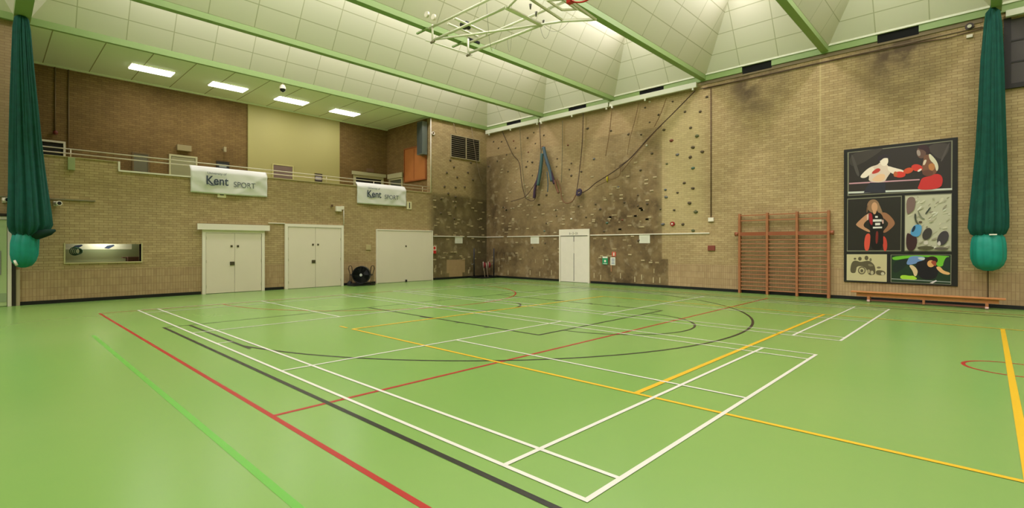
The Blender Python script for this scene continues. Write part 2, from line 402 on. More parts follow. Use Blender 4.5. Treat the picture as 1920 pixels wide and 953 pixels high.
arc(m, 12.9, -9.1, 1.7, -90, 90, .045, .0029, 48); arc(m, 8.67, -9.1, 1.25, -90, 90, .05, .0029, 40)
for sgn, yy in ((1, -11.55), (-1, -6.65)):
    seg(m, 9.45, yy-.03*sgn, 9.85, yy-.03*sgn, .10, .0031)
    for xx in (10.75, 11.62): seg(m, xx, yy-.13*sgn, xx, yy, .05, .0031)
flat('basketball_court_lines', m, BL)
m = MB()                                   # volleyball, yellow
seg(m, 9.9, -13.62, 27.9, -13.62, .055, .0035); seg(m, 9.9, -4.6, 27.9, -4.6, .05, .0035)
for x in (9.92, 15.95, 18.9, 21.9, 27.9): seg(m, x, -13.62, x, -4.6, .065 if x < 20 else .05, .0037)
seg(m, 9.42, -13.62, 9.72, -13.62, .05, .0037)
flat('volleyball_court_lines', m, YL)
m = MB(); seg(m, 7.2, -17.31, 33, -17.31, .06, .001); flat('lime_boundary_line', m, GL)
m = MB(); seg(m, 9.62, -15.97, 9.62, -15.72, .035, .0048); flat('white_tick_mark', m, WL)

# ------------------------------------------------------------------ doors
DK = mat('door_dark_opening', (26, 24, 20), .7); KN = mat('brass_dark', (96, 88, 70), .35, .7)
def door(n, ax, a, b, z0, ztop, frame=.10, lintel=None, leafm=None, leaves=2, dark=None, holes=True, lockz=1.02, plane=0., knobz=1.62, fm=None, hinges=True, framein=None):
    """ax 'L' = in a wall facing +x (a..b along y); ax 'R' = in a wall facing -y (a..b along x)"""
    lm = leafm or DOORW; fm = fm or WHITE
    def bx(m, p0, p1, q0, q1, d0, d1, mi=0):
        if ax == 'L': m.box(plane+d0, p0, q0, plane+d1, p1, q1, mi)
        else: m.box(p0, plane-d1, q0, p1, plane-d0, q1, mi)
        return m
    mid = (a+b)/2
    r = root('door_%d' % n, (plane, mid, z0) if ax == 'L' else (mid, plane, z0), kind='structure')
    f = MB(); bx(f, a, a+frame, z0, ztop, .001, .06); bx(f, b-frame, b, z0, ztop, .001, .06); bx(f, a+frame, b-frame, ztop-frame, ztop, .001, .06)
    f.build('door_frame', fm, r)
    if lintel:
        bx(MB(), a-lintel[0], b+lintel[0], ztop-lintel[1], ztop+lintel[2], .061, .12).build('lintel_board', fm, r)
    a2, b2 = a+frame+.006, b-frame-.006; zt = ztop-frame-.008
    if dark: bx(MB(), a2, b2, z0+.001, zt, .001, .008).build('opening_panel', dark, r)
    else:
        ws = (b2-a2)/leaves
        bx(MB(), a2, b2, z0, zt, .001, .006).build('door_reveal', DK, r)
        for k in range(leaves):
            p0, p1 = a2+k*ws+.005, a2+(k+1)*ws-.005
            lf = bx(MB(), p0, p1, z0+.012, zt, .007, .045).build('door_leaf', lm, r, bevel=.003)
            if holes:
                kp = p1-.10 if k == 0 and leaves == 2 else (p0+.10 if leaves == 2 else (p0+p1)/2)
                h = bx(MB(), kp-.035, kp+.035, z0+knobz-.035, z0+knobz+.035, .045, .055).build('lock', KN, lf)
            if k == 0 and lockz and leaves == 2:
                bx(MB(), p1-.15, p1-.01, z0+lockz-.06, z0+lockz+.06, .045, .07).build('handle_plate', KN, lf)
            if hinges:
                hp = p0 if k == 0 else p1
                for hz in (.25, 1.1, 1.9):
                    bx(MB(), hp-.015, hp+.015, z0+hz-.05, z0+hz+.05, .045, .055).build('hinge', mat('hinge_grey', (176, 170, 140), .5), lf)
    return r
door(1, 'L', -19.45, -18.20, 0, 2.42, .08, leaves=1, leafm=mat('glazed_green_door', (176, 196, 140), .35), holes=False, hinges=False, fm=WHITE)
MB().box(.05, -18.52, .85, .052, -18.40, 1.5).build('push_plate', STEEL, bpy.data.objects['door_1'])
MB().box(.046, -18.9, .12, .049, -18.30, .36).build('kick_plate', mat('kick_green', (150, 168, 128), .4), bpy.data.objects['door_1'])
tag(MB().box(0.001, -19.6, 2.43, .08, -18.02, 2.50).box(.001, -18.19, 0, .08, -18.12, 2.43).build('trim_5', FRAMEK, structure=True), kind='structure')
tag(MB().box(.001, -18.115, 0, .05, -18.035, .98).build('trim_6', mat('edge_board', (176, 160, 128), .6), structure=True), kind='structure')
door(2, 'L', -13.55, -11.50, 0, 2.18, .10, lintel=(.16, .0, .20))
door(3, 'L', -10.75, -8.33, 0, 2.47, .11, knobz=1.68)
r4 = door(4, 'L', -6.77, -3.66, 0, 2.36, .045, leaves=1, knobz=1.62, hinges=False)
MB().box(.05, -5.26, .01, .09, -5.18, .10).build('door_stop', BLACK, r4)
tag(MB().box(.001, -12.9+1.55, 2.46, .03, -10.74, 2.49).build('trim_7', WHITE, structure=True), kind='structure')
# climbing wall door
r5 = door(5, 'R', 4.77, 6.40, 0, 2.38, .07, leaves=2, holes=False, lockz=0, hinges=False, leafm=mat('white_door_aged', (226, 218, 200), .5, noise=.05, nscale=4))
MB().box(4.84, -.055, 2.08, 6.33, -.046, 2.31).build('header_board', WHITE, r5)
MB().box(4.86, -.062, 2.075, 6.3, -.046, 2.095).build('header_shadow_gap', DK, r5)
for i, (xx, hh) in enumerate(((5.35, .10), (5.42, .06), (5.53, .12), (5.60, .05), (5.69, .12), (5.76, .09))):
    MB().box(xx, -.058, 2.19-hh/2, xx+.028, -.0555, 2.19+hh/2).build('header_mark', mat('faded_ink', (120, 116, 96), .6), r5)
MB().box(5.573, -.048, .06, 5.597, -.0455, 1.30).box(5.570, -.048, 1.82, 5.60, -.0455, 2.06).build('meeting_gap', DK, r5)
# gallery doors
GF = mat('gallery_frame_cream', (192, 186, 146), .5)
door(6, 'L', -13.69, -12.71, 3.15, 5.19, .07, plane=-3.7, leaves=1, holes=False, hinges=False, fm=GF, leafm=mat('gallery_door_leaf', (150, 146, 110), .5))
door(7, 'L', -17.9, -16.76, 3.15, 5.20, .06, plane=-3.7, dark=DK, fm=WHITE)
door(8, 'L', -5.72, -3.98, 3.15, 5.20, .12, lintel=(.12, .0, .17), plane=-3.7, dark=DK, fm=GF)
door(9, 'R', -3.45, -2.25, 3.15, 5.12, .09, lintel=(.05, .0, .24), plane=-3.73, dark=mat('grey_door', (96, 98, 84), .5), fm=GF)

# ------------------------------------------------------------------ gallery things
r = root('gallery_railing', (-.12, -10.9, 4.15), 'two tier white metal handrail along the top of the balcony wall', 'railing')
for z in (4.31, 4.44): MB().tube([(-.12, -18.0, z), (-.12, -3.74, z)], .018, 8).build('rail', mat('rail_cream', (206, 196, 168), .35, .2), r)
for i, y in enumerate((-17.9, -16.95, -9.0, -6.8, -4.15)):
    z0 = 3.945 if -15.8 < y < -12.6 else (4.2 if y < -15 else 4.165)
    MB().tube([(-.12, y, z0), (-.12, y, 4.44)], .014, 8).build('post', mat('rail_cream', (206, 196, 168)), r)
lampm = mat('luminaire_diffuser', (255, 253, 244), .5, emit=6.)
for i, (x, y) in enumerate(((-1.78, -14.62), (-1.86, -12.12), (-1.95, -9.62), (-2.05, -7.1))):
    r = root('ceiling_light', (x, y, 7.70), ['leftmost of the four recessed lights in the gallery ceiling', 'second recessed gallery ceiling light from the left', 'third recessed gallery ceiling light, behind the dome camera', 'rightmost of the four recessed gallery ceiling lights'][i], 'light', 'recessed lights in the gallery ceiling')
    MB().box(x-.30, y-.62, 7.70, x+.30, y+.62, 7.742).build('diffuser', lampm, r)
    MB().box(x-.33, y-.65, 7.722, x-.30, y+.65, 7.743).box(x+.30, y-.65, 7.722, x+.33, y+.65, 7.743).box(x-.3, y-.65, 7.722, x+.3, y-.62, 7.743).box(x-.3, y+.62, 7.722, x+.3, y+.65, 7.743).build('frame', WHITE, r)
    ld = bpy.data.lights.new('gallery_lamp', 'AREA'); ld.shape = 'RECTANGLE'; ld.size = .55; ld.size_y = 1.2; ld.energy = GALLERY_POWER; ld.color = (1, .97, .95)
    lo = bpy.data.objects.new('gallery_lamp', ld); C.objects.link(lo); lo.location = (x, y, 7.69)
r = root('dome_camera', (.06, -10.84, 7.38), 'white ceiling dome camera with dark lens hanging from the gallery edge beam', 'camera')
MB().lathe(.06, -10.84, [(7.72,.02,0,0),(7.66,.02,0,0),(7.655,.06,0,0),(7.60,.10,0,0),(7.53,.115,0,0),(7.50,.115,0,0)], 20).build('housing', WHITE, r)
MB().lathe(.06, -10.84, [(7.50,.10,0,0),(7.44,.09,0,0),(7.40,.05,0,0),(7.385,.01,0,0)], 20).build('lens_dome', mat('dome_lens', (30, 30, 32), .15), r)

def wallbox(name, label, cat, wall, a, b, z0, z1, d, m, plane=0., group=None, bevel=.004):
    if wall == 'L': o = MB().box(plane+.001, a, z0, plane+d, b, z1).build(name, m, bevel=bevel)
    else: o = MB().box(a, plane-d, z0, b, plane-.001, z1).build(name, m, bevel=bevel)
    return tag(o, label, cat, group)
G = -3.7
wallbox('wall_heater', 'small beige box heater above the white gallery door', 'heater', 'L', -13.44, -12.95, 5.36, 5.58, .18, mat('beige_metal', (160, 144, 104), .5), G)
def framed(name, label, cat, y0, y1, z0, z1, fm, pm, plane=G, w=.05, wall='L'):
    if wall == 'L':
        r = root(name, (plane, (y0+y1)/2, z0), label, cat)
        MB().box(plane+.001, y0, z0, plane+.03, y1, z1).build('sheet', pm, r)
        f = MB()
        for q in ((y0-w, y1+w, z1, z1+w), (y0-w, y1+w, z0-w, z0), (y0-w, y0, z0, z1), (y1, y1+w, z0, z1)): f.box(plane+.001, q[0], q[2], plane+.045, q[1], q[3])
        f.build('frame', fm, r)
    else:
        r = root(name, ((y0+y1)/2, plane, z0), label, cat)
        MB().box(y0, plane-.03, z0, y1, plane-.001, z1).build('sheet', pm, r)
        f = MB()
        for q in ((y0-w, y1+w, z1, z1+w), (y0-w, y1+w, z0-w, z0), (y0-w, y0, z0, z1), (y1, y1+w, z0, z1)): f.box(q[0], plane-.045, q[2], q[1], plane-.001, q[3])
        f.build('frame', fm, r)
    return r
framed('notice_case', 'grey glazed notice case on the dark brick left of the white gallery door', 'notice board', -14.82, -14.38, 3.9, 5.06, mat('brown_frame', (112, 92, 60), .5), mat('grey_notice', (110, 106, 88), .3))
framed('wall_picture', 'small dark picture above the first banner on the gallery wall', 'picture', -11.96, -11.56, 4.7, 5.08, mat('dark_frame2', (52, 44, 38), .5), mat('picture_dark', (60, 62, 66), .4))
MB().box(-3.668, -11.9, 4.88, -3.662, -11.62, 4.96).build('light_band', mat('pale_band', (150, 158, 160), .5), bpy.data.objects['wall_picture'])
o = MB().tube([(-3.69, -11.78, 5.62), (-3.5, -11.74, 5.66)], .02, 8).build('wall_camera', mat('cam_beige', (170, 156, 120), .5)); tag(o, 'small pale bracket camera on the dark brick gallery wall', 'camera')
MB().box(-3.55, -11.79, 5.50, -3.42, -11.70, 5.70).build('camera_body', mat('cam_beige', (170, 156, 120)), o)
framed('serving_hatch', 'mauve shuttered hatch in the cream gallery wall', 'hatch', -9.72, -8.86, 4.35, 5.22, mat('hatch_cream', (200, 190, 130), .5), mat('mauve_shutter', (126, 104, 96), .5), plane=-3.62)
rr = framed('wall_notice', 'small square dark notice with white sheet on the cream gallery wall', 'notice', -7.80, -7.42, 4.60, 5.04, mat('cream_edge', (184, 172, 112), .5), mat('notice_dark', (66, 54, 52), .5), plane=-3.62, w=.01)
MB().box(-3.588, -7.76, 4.74, -3.584, -7.46, 4.90).build('white_sheet', mat('sheet_lilac', (170, 160, 168), .6), rr)
wallbox('door_plate', 'small brown sign plate above the dark gallery doorway', 'sign', 'L', -4.98, -4.55, 5.42, 5.60, .03, mat('brown_plate', (128, 100, 76), .5), G)
o = wallbox('green_sign', 'small green exit sign on the dark gallery brick beside the left green net', 'sign', 'L', -17.60, -17.42, 5.50, 5.78, .05, mat('exit_green', (70, 120, 84), .5), G)
for i, (y, zb) in enumerate(((-17.03, 5.55), (-16.68, 3.95))):
    o = MB().tube([(-3.67, y, 7.70), (-3.67, y, zb)], .02, 6).build('wall_conduit', mat('conduit_brown', (120, 98, 66), .5))
    tag(o, ['thin brown conduit ending in a red bell on the gallery wall', 'thin brown conduit running down to the balcony beside the left net'][i], 'conduit', 'gallery conduits')
o = MB().lathe(-3.6, -17.03, [(5.40,.03,0,0),(5.42,.07,0,0),(5.50,.07,0,0),(5.54,.03,0,0)], 14).build('alarm_bell', mat('bell_red', (110, 44, 32), .4)); tag(o, 'dark red round alarm bell at the foot of a gallery conduit', 'alarm')
wallbox('balcony_box', 'pale green switch box on the balcony wall top near the left net', 'switch box', 'L', -17.03, -16.87, 3.82, 4.18, .07, mat('pale_green_box', (150, 158, 112), .5))
# wood notice board, speaker and pole on gallery side wall
r = root('wooden_cabinet', (-1.2, -3.78, 4.87), 'orange varnished wooden cabinet board on the gallery side wall', 'cabinet')
OR = mat('orange_wood', (178, 110, 58), .4, noise=.12, nscale=3)
MB().box(-2.04, -3.79, 4.88, -.36, -3.731, 6.46).build('board', OR, r)
MB().box(-2.08, -3.82, 4.82, -.32, -3.731, 4.88).box(-2.08, -3.82, 6.46, -.32, -3.731, 6.52).box(-2.08, -3.82, 4.88, -2.03, -3.731, 6.46).box(-.37, -3.82, 4.88, -.32, -3.731, 6.46).build('frame', mat('orange_wood_dark', (150, 86, 46), .4), r)
MB().box(-1.28, -3.80, 4.92, -1.24, -3.79, 6.42).build('centre_joint', mat('orange_wood_dark', (150, 86, 46)), r)
r = root('hanging_speaker', (-.42, -3.98, 5.98), 'tall grey cabinet loudspeaker hung at the right end of the gallery', 'speaker')
SPK = mat('speaker_grey', (96, 102, 92), .5)
MB().box(-.62, -4.10, 5.98, -.20, -3.80, 7.56).build('cabinet', SPK, r, bevel=.01)
gm = MB()
for k in range(9): gm.box(-.60+k*.045, -4.112, 6.02, -.58+k*.045, -4.101, 7.52)
gm.build('grille', mat('speaker_dark', (70, 74, 68), .6), r)
MB().box(-.45, -3.80, 6.9, -.37, -3.731, 7.0).build('bracket', STEEL, r)
o = MB().tube([(.03, -3.77, 4.17), (.03, -3.77, 7.70)], .022, 8).build('white_pole', WHITE); tag(o, 'thin white vertical pole at the right end of the balcony', 'pole')
r = root('wall_lamp', (.03, -3.62, 6.9), 'small white oval fitting on the wall beside the white pole', 'light fitting')
MB().torus((.035, -3.62, 7.0), (0,1,0), (0,0,1), .07, .02, 16, 6).build('ring', WHITE, r)
MB().box(.001, -3.66, 6.9, .03, -3.58, 7.1).build('back_plate', mat('plate_brown', (110, 70, 56), .5), r)

# banners
BAN = mat('banner_vinyl', (228, 226, 220), .45, noise=.03, nscale=3)
BANT = mat('banner_ink', (66, 76, 90), .5); BANS = mat('banner_ink_light', (98, 104, 110), .5)
def banner(y0, y1, ztop, zbot, label, grp, seed):
    r = root('banner', (.03, (y0+y1)/2, zbot), label, 'banner', grp)
    m = MB(); nx, rows = 40, [(-.15, ztop-.02), (-.12, ztop+.005), (-.09, ztop), (.035, ztop-.16)]
    rows += [(.04, ztop-.16-(ztop-.16-zbot)*k/14) for k in range(1, 15)]
    W = y1-y0; g = []
    for j, (x, z) in enumerate(rows):
        row = []
        for i in range(nx+1):
            y = y0+W*i/nx; s = i/nx; t = j/(len(rows)-1)
            wv = .014*math.sin(9*s+seed+3*t)*t+.010*math.sin(22*(s-.6*t)+seed)*min(1, 3*t)*abs(s-.45)*1.6+.018*math.exp(-((s-.86+.5*(t-.4))/.05)**2)*(t > .2)+.012*math.exp(-((s-.12-.3*(t-.4))/.05)**2)*(t > .2)
            row.append((x+wv, y, z-.012*math.sin(3.1*s)*(t > .9)))
        g.append(row)
    for row in g: m.v += row
    N = nx+1
    for j in range(len(g)-1):
        for i in range(nx): m.f.append((j*N+i, (j+1)*N+i, (j+1)*N+i+1, j*N+i+1)); m.mi.append(0); m.sm.append(True)
    bo = m.build('cloth', BAN, r); md = bo.modifiers.new('solid', 'SOLIDIFY'); md.thickness = .003; md.offset = -1
    k = W/2.5
    X = .066
    text('lettering_university', 'University of', .115*k, (X, y0+.50*k, zbot+.645), ROT_L, BANS, r)
    text('lettering_kent', 'Kent', .42*k, (X, y0+.45*k, zbot+.30), ROT_L, BANT, r, thick=.006, sx=.86)
    text('lettering_sport', 'SPORT', .27*k, (X, y0+1.33*k, zbot+.27), ROT_L, BANS, r, sx=.92)
    # swash under the first letters
    pts = [(X, y0+.52*k+.30*k*t, zbot+.40-.13*math.sin(math.pi*(.15+.75*t))) for t in [i/10 for i in range(11)]]
    MB().tube(pts, .011, 6).build('swash', BANT, r)
banner(-13.90, -11.40, 4.33, 3.42, 'larger white University of Kent SPORT banner on the balcony, above a double door', 'University banners on the balcony', 0.)
banner(-7.70, -5.20, 4.33, 3.42, 'white University of Kent SPORT banner on the balcony beside the number 1 sign', 'University banners on the balcony', 2.)
r = root('number_sign', (.01, -5.02, 3.33), 'small cream sign with black number 1 beside the right banner', 'sign')
MB().box(.001, -5.15, 3.31, .02, -4.88, 3.66).build('plate', mat('sign_cream', (226, 216, 176), .5), r)
text('numeral', '1', .36, (.022, -5.085, 3.36), ROT_L, BLACK, r, thick=.006)
r = root('number_sign', (.01, -12.92, 3.28), 'cream sign mostly hidden behind the left banner, only its lower edge showing', 'sign')
MB().box(.001, -13.07, 3.30, .02, -12.80, 3.66).build('plate', mat('sign_cream', (226, 216, 176)), r)
MB().box(.02, -13.0, 3.38, .022, -12.87, 3.41).build('numeral', BLACK, r)

# ------------------------------------------------------------------ left wall things
r = root('security_siren', (.05, -8.5, 3.03), 'small white alarm box at the top of a white conduit above the doors', 'alarm')
MB().box(.001, -8.68, 3.03, .10, -8.44, 3.24).build('case', WHITE, r, bevel=.01)
MB().box(.001, -8.43, 3.12, .06, -8.31, 3.26).build('junction', WHITE, r)
o = MB().tube([(.025, -8.31, 3.1), (.025, -8.31, 2.49)], .018, 6).build('white_conduit', WHITE); tag(o, 'thin white conduit dropping from the alarm box to the middle double door', 'conduit')
wallbox('switch_plate', 'beige blank plate on brick left of the wide white door', 'switch plate', 'L', -7.26, -7.03, 1.46, 1.69, .03, mat('plate_beige', (180, 164, 118), .5))
r = root('fire_sign', (.02, -3.57, 1.27), 'small red and white fire notice right of the wide white door', 'sign')
MB().box(.047, -3.645, 1.27, .06, -3.46, 1.62).box(.001, -3.6, 1.3, .047, -3.5, 1.6).build('plate', PAPER, r)
MB().box(.0605, -3.64, 1.27, .062, -3.465, 1.42).box(.0605, -3.63, 1.46, .062, -3.50, 1.60).build('red_panels', RED, r)
for i, (y, z, lb) in enumerate(((-18.33, 2.86, 'white security camera at the left edge above the green door'), (-17.28, 2.83, 'white security camera right of the left green net'))):
    r = root('security_camera', (.1, y, z), lb, 'camera', 'wall cameras beside the left net')
    MB().tube([(.02, y-.02, z), (.26, y+.05, z)], [.05, .07], 12).build('housing', WHITE, r)
    MB().tube([(.262, y+.05, z), (.275, y+.053, z)], [.05, .045], 12).build('lens', BLACK, r)
    MB().box(.001, y-.06, z-.07, .03, y+.02, z+.07).build('mount', WHITE, r)
o = MB().box(.001, -19.6, 2.94, .035, -16.40, 2.975).build('cable_tray', mat('tray_grey', (128, 122, 92), .5)); tag(o, 'thin grey cable duct running behind the left green net', 'cable duct')
# hatch room: recess, banner, hose, things
rec = MB(); y0, y1, z0, z1 = -17.08, -15.26, 1.15, 1.69; D = -1.2
rec.box(D-.02, y0-.4, z0-.3, D, y1+.4, z1+.3)
rec.box(D, y0-.42, z0-.3, T-.001, y0-.4, z1+.3, 1); rec.box(D, y1+.4, z0-.3, T-.001, y1+.42, z1+.3, 1); rec.box(D, y0-.4, z0-.32, T-.001, y1+.4, z0-.3, 1)
rec.box(D, y0-.4, z1+.3, T-.001, y1+.4, z1+.32, 1)
tag(rec.build('wall_hatch_room', [mat('hatch_green', (158, 168, 128), .6), mat('hatch_side', (140, 130, 96), .6)], structure=True), kind='structure')
wf = MB().box(-.28, y0, z0-.035, .03, y1+.03, z0).box(-.28, y0-.035, z0-.035, .015, y0, z1+.03).box(-.28, y1, z0, .015, y1+.035, z1+.03)
tag(wf.build('window_30', mat('hatch_frame', (184, 174, 126), .5), structure=True), kind='structure')
ld = bpy.data.lights.new('hatch_fill_light', 'AREA'); ld.size = .5; ld.energy = 16; ld.color = (1, .97, .85)  # added fill light to brighten the hatch recess, no real fitting there
lo = bpy.data.objects.new('hatch_fill_light', ld); C.objects.link(lo); lo.location = (-.7, -16.1, 1.96)
hb = root('tape_banner', (-.9, -16.2, 1.52), 'pale patterned strip banner with dark blue marks inside the wall hatch', 'banner')
MB().box(-.92, -17.3, 1.525, -.90, -15.35, 1.80).build('strip', mat('strip_pale', (206, 206, 180), .5, noise=.15, nscale=3), hb)
bq = MB()
for yy in (-16.72, -15.93): MB().face([(-.897, yy-.14, 1.56), (-.897, yy-.02, 1.54), (-.897, yy+.13, 1.64), (-.897, yy+.10, 1.67), (-.897, yy-.06, 1.64)]).build('blue_mark', mat('mark_blue', (40, 54, 78), .5), hb)
o = MB()
for k in range(4): o.torus((-.7+k*.01, -16.80+.03*k, 1.47), (0,1,0), (0,0,1), .12-.012*k, .014, 24, 6)
tag(o.build('hose_coil', mat('hose_green', (62, 98, 76), .5)), 'coiled dark green hose inside the left end of the wall hatch', 'hose')
o = MB().box(-1.0, -15.5, .86, -.6, -15.2, 1.28).box(-.95, -15.62, 1.24, -.7, -15.48, 1.27).build('crate', mat('crate_brown', (84, 56, 44), .6)); tag(o, 'dark brown crate in the right corner of the wall hatch', 'crate')

# drum fan
fx, fy, fz = .48, -7.76, .44
r = root('drum_fan', (fx, fy, 0), 'black drum fan on a low cradle with loop handles against the wall', 'fan')
FB = mat('fan_black', (26, 26, 28), .4)
ax = Vector((.78, -.62, 0)).normalized(); sd = Vector((-ax.y, ax.x, 0)); up = Vector((0,0,1)); c = Vector((fx, fy, fz))
MB().tube([c-ax*.17, c-ax*.165, c+ax*.15, c+ax*.155], [.345,.355,.355,.345], 32, cap=False).torus(c+ax*.155, sd, up, .35, .014, 32).torus(c-ax*.17, sd, up, .35, .014, 32).build('drum', FB, r)
g = MB()
for R in (.07, .12, .17, .22, .27, .32): g.torus(c+ax*.16, sd, up, R, .0045, 32, 5)
for k in range(16):
    d = sd*math.cos(k*math.pi/8)+up*math.sin(k*math.pi/8); g.tube([c+ax*.16+d*.05, c+ax*.16+d*.35], .004, 5)
g.build('front_grille', mat('fan_wire', (44, 44, 46), .35, .5), r)
MB().tube([c+ax*.15, c+ax*.175], [.062, .05], 20).build('hub_badge', mat('hub_white', (206, 206, 206), .4), r)
MB().tube([c-ax*.12, c+ax*.06], .09, 16).build('motor', FB, r)
MB().tube([c-ax*.16, c-ax*.155], .34, 28).build('rear_guard', mat('fan_dark', (20, 20, 22), .6), r)
for k in range(4):
    a0 = k*math.pi/2; d0 = sd*math.cos(a0)+up*math.sin(a0); d1 = sd*math.cos(a0+.8)+up*math.sin(a0+.8)
    MB().face([c+d0*.08, c+d0*.31+ax*.05, c+d1*.31-ax*.05, c+d1*.08-ax*.02]).build('blade', FB, r)
for sg in (-1, 1):
    b = c+sd*sg*.46
    pts = [b+up*(-.41)-sd*sg*.0, b+up*.05+sd*sg*.0, b+up*.25+sd*sg*.06, b+up*.36+sd*sg*.04, b+up*.38-sd*sg*.02, b+up*.33-sd*sg*.07, b+up*.1-sd*sg*.10, b+up*-.02-sd*sg*.06, b+up*(-.41)-sd*sg*.08]
    MB().tube(pts, .016, 8).build('loop_handle', mat('fan_handle', (62, 48, 40), .4, .4), r)
MB().box(fx-.26, fy-.50, 0.0, fx+.24, fy+.50, .05).box(fx-.1, fy-.42, .05, fx+.1, fy+.42, .10).build('cradle', FB, r)
MB().tube([c+sd*.36, c+sd*.46], .02, 8).build('pivot', FB, r); MB().tube([c-sd*.36, c-sd*.46], .02, 8).build('pivot', FB, r)
o = MB().lathe(.22, -8.16, [(0,.11,0,0),(.06,.115,0,0),(.12,.10,0,0),(.17,.07,0,0),(.20,.02,0,0)], 14, fold=.12, ell=.9).build('black_bag', mat('bag_black', (22, 22, 24), .7)); tag(o, 'small crumpled black bag left of the drum fan', 'bag')

# vent grille
r = root('vent_grille', (.03, -1.53, 6.03), 'dark louvred vent with pale frame high on the wall near the corner', 'vent')
MB().box(.001, -2.50, 6.04, .01, -.56, 7.12).build('backing', BLACK, r)
VF = mat('vent_frame', (168, 154, 120), .5)
MB().box(.01, -2.53, 6.01, .05, -.53, 6.05).box(.01, -2.53, 7.10, .05, -.53, 7.14).box(.01, -2.53, 6.05, .05, -2.49, 7.10).box(.01, -.57, 6.05, .05, -.53, 7.10).box(.01, -1.52, 6.05, .05, -1.47, 7.10).build('frame', VF, r)
for k in range(10):
    z = 6.13+k*.1; MB().box(.012, -2.49, z-.012, .045, -.57, z+.012).build('louvre', mat('louvre_grey', (122, 110, 92), .5), r)

# white trunking line, split where the photo shows gaps
def trunk(wall, a, b, label, z=2.10):
    o = MB().box(.001, a, z-.02, .035, b, z+.02) if wall == 'L' else MB().box(a, -.035, z-.02, b, -.001, z+.02)
    tag(o.build('white_trunking', WHITE), label, 'trunking', 'white trunking at door-head height')
trunk('L', -3.60, -1.62, 'white trunking from the wide door to the gap left of the corner'); trunk('L', -1.40, -.02, 'short white trunking running into the corner, left side')
trunk('R', .05, 1.25, 'short white trunking just right of the corner'); trunk('R', 1.50, 4.74, 'white trunking left of the white climbing wall door'); trunk('R', 6.43, 11.52, 'long white trunking right of the white climbing wall door')
for i, (a, b, lb) in enumerate(((3.03, 3.55, 'white paper notice below the trunking, left of the climbing wall door'), (8.74, 9.20, 'white paper notice below the trunking, right of the climbing wall door'))):
    r = root('paper_notice', ((a+b)/2, -.02, 1.75), lb, 'notice')
    MB().box(a, -.012, 1.74, b, -.001, 2.075).build('sheet', PAPER, r)
    t = MB()
    for k in range(5): t.box(a+.08, -.0135, 1.80+k*.045, b-.08, -.0125, 1.808+k*.045)
    t.build('print_lines', mat('faint_print', (186, 184, 166), .6), r)
r = root('paper_notice', (.02, -1.97, 1.76), 'white paper notice on the textured wall left of the corner', 'notice')
MB().box(.001, -2.22, 1.76, .012, -1.72, 2.07).build('sheet', PAPER, r)
t = MB()
for k in range(5): t.box(.0125, -2.14, 1.81+k*.045, .0135, -1.80, 1.818+k*.045)
t.build('print_lines', mat('faint_print', (186, 184, 166)), r)

# corner: posts
for i, (x, y, lb) in enumerate(((.25, -1.15, 'tall dark blue post standing left of the corner'), (.75, -.22, 'tall dark blue post standing right of the corner'))):
    r = root('net_post', (x, y, .021), lb, 'post', 'net posts stored in the corner')
    MB().tube([(x, y, .09), (x, y, 1.5)], .032, 10).build('pole', mat('post_navy', (34, 34, 42), .45), r)
    MB().box(x-.16, y-.16, .021, x+.16, y+.16, .09).build('base', BLACK, r, bevel=.01)
    MB().tube([(x, y-.03, .72), (x, y-.16, .70)], .014, 8).build('hook', STEEL, r)
for i, (x, y, lb) in enumerate(((.35, -.52, 'red safety pad hanging left of the corner line'), (.42, -.22, 'red safety pad hanging right of the corner line'))):
    r = root('red_pad', (x, y, .45), lb, 'pad', 'red pads in the corner')
    MB().lathe(x, y, [(.50,.03,0,0),(.53,.07,0,0),(.64,.10,0,0),(.74,.08,0,0),(.80,.03,0,0)], 14, fold=.1, ell=.6).build('pad', mat('pad_red', (126, 34, 36), .5), r)
    MB().tube([(x, y-.08, .82), (x+.03, y-.10, .5)], .016, 6).build('strap', mat('pad_strap', (190, 176, 160), .6), r)
for i, (x, y, t) in enumerate(((.30, -.42, .80), (.30, -.20, .75))):
    o = MB().tube([(x, y, 0.0), (x-.15, y+.02, t)], .022, 8).build('pale_stick', mat('stick_pale', (176, 156, 130), .5)); tag(o, ['pale stick leaning in the corner between the dark posts, left one', 'pale stick leaning in the corner between the dark posts, right one'][i], 'stick', 'sticks leaning in the corner')
o = MB().box(.1, -1.2, .0, .9, -.1, .02).build('corner_mat', BLACK); tag(o, 'thin black mat on the floor in the corner under the posts', 'mat')

# ------------------------------------------------------------------ right wall things
# proud pale bricks of the climbing wall (surface pattern of the wall)
PB = mat('pale_brick', (178, 160, 122), .8, noise=.15, nscale=3); PBD = mat('chalky_brick', (160, 142, 104), .85, noise=.2, nscale=5)
mk = MB(); wr = bpy.data.objects['wall_right']
def rb(m, x, z, w, h, d, mi): m.box(x-w*.38, -d, z-h*.42, x+w*.38, -.0005, z+h/2, mi)
known = [(373,32),(205,60),(235,88),(295,70),(128,165),(185,150),(295,175),(300,190),(255,297),(345,290),(185,240),(470,290),(600,32),(800,75),(575,170),(655,120),(730,208),(675,225),(885,185),(860,238),(370,452),(370,560),(255,607),(275,628),(410,632),(670,638),(800,335),(790,415),(808,512),(808,545)]
for u, v in known:
    p = RW(910+u/5.956, 380+v/5.956); rb(mk, round(p.x/.2375)*.2375, round(p.z/.075)*.075, .215, .062, .02, 0)
known2 = [(380,410),(690,385),(345,597),(328,617),(660,582),(805,648),(892,675),(550,302),(720,148),(440,160),(240,128),(780,60),(790,88),(30,100),(130,262),(255,200),(850,190),(880,165)]
for u, v in known2:
    p = RW(1070+u/5.956, 380+v/5.956); rb(mk, p.x, round(p.z/.075)*.075, .2, .06, .02, 0)
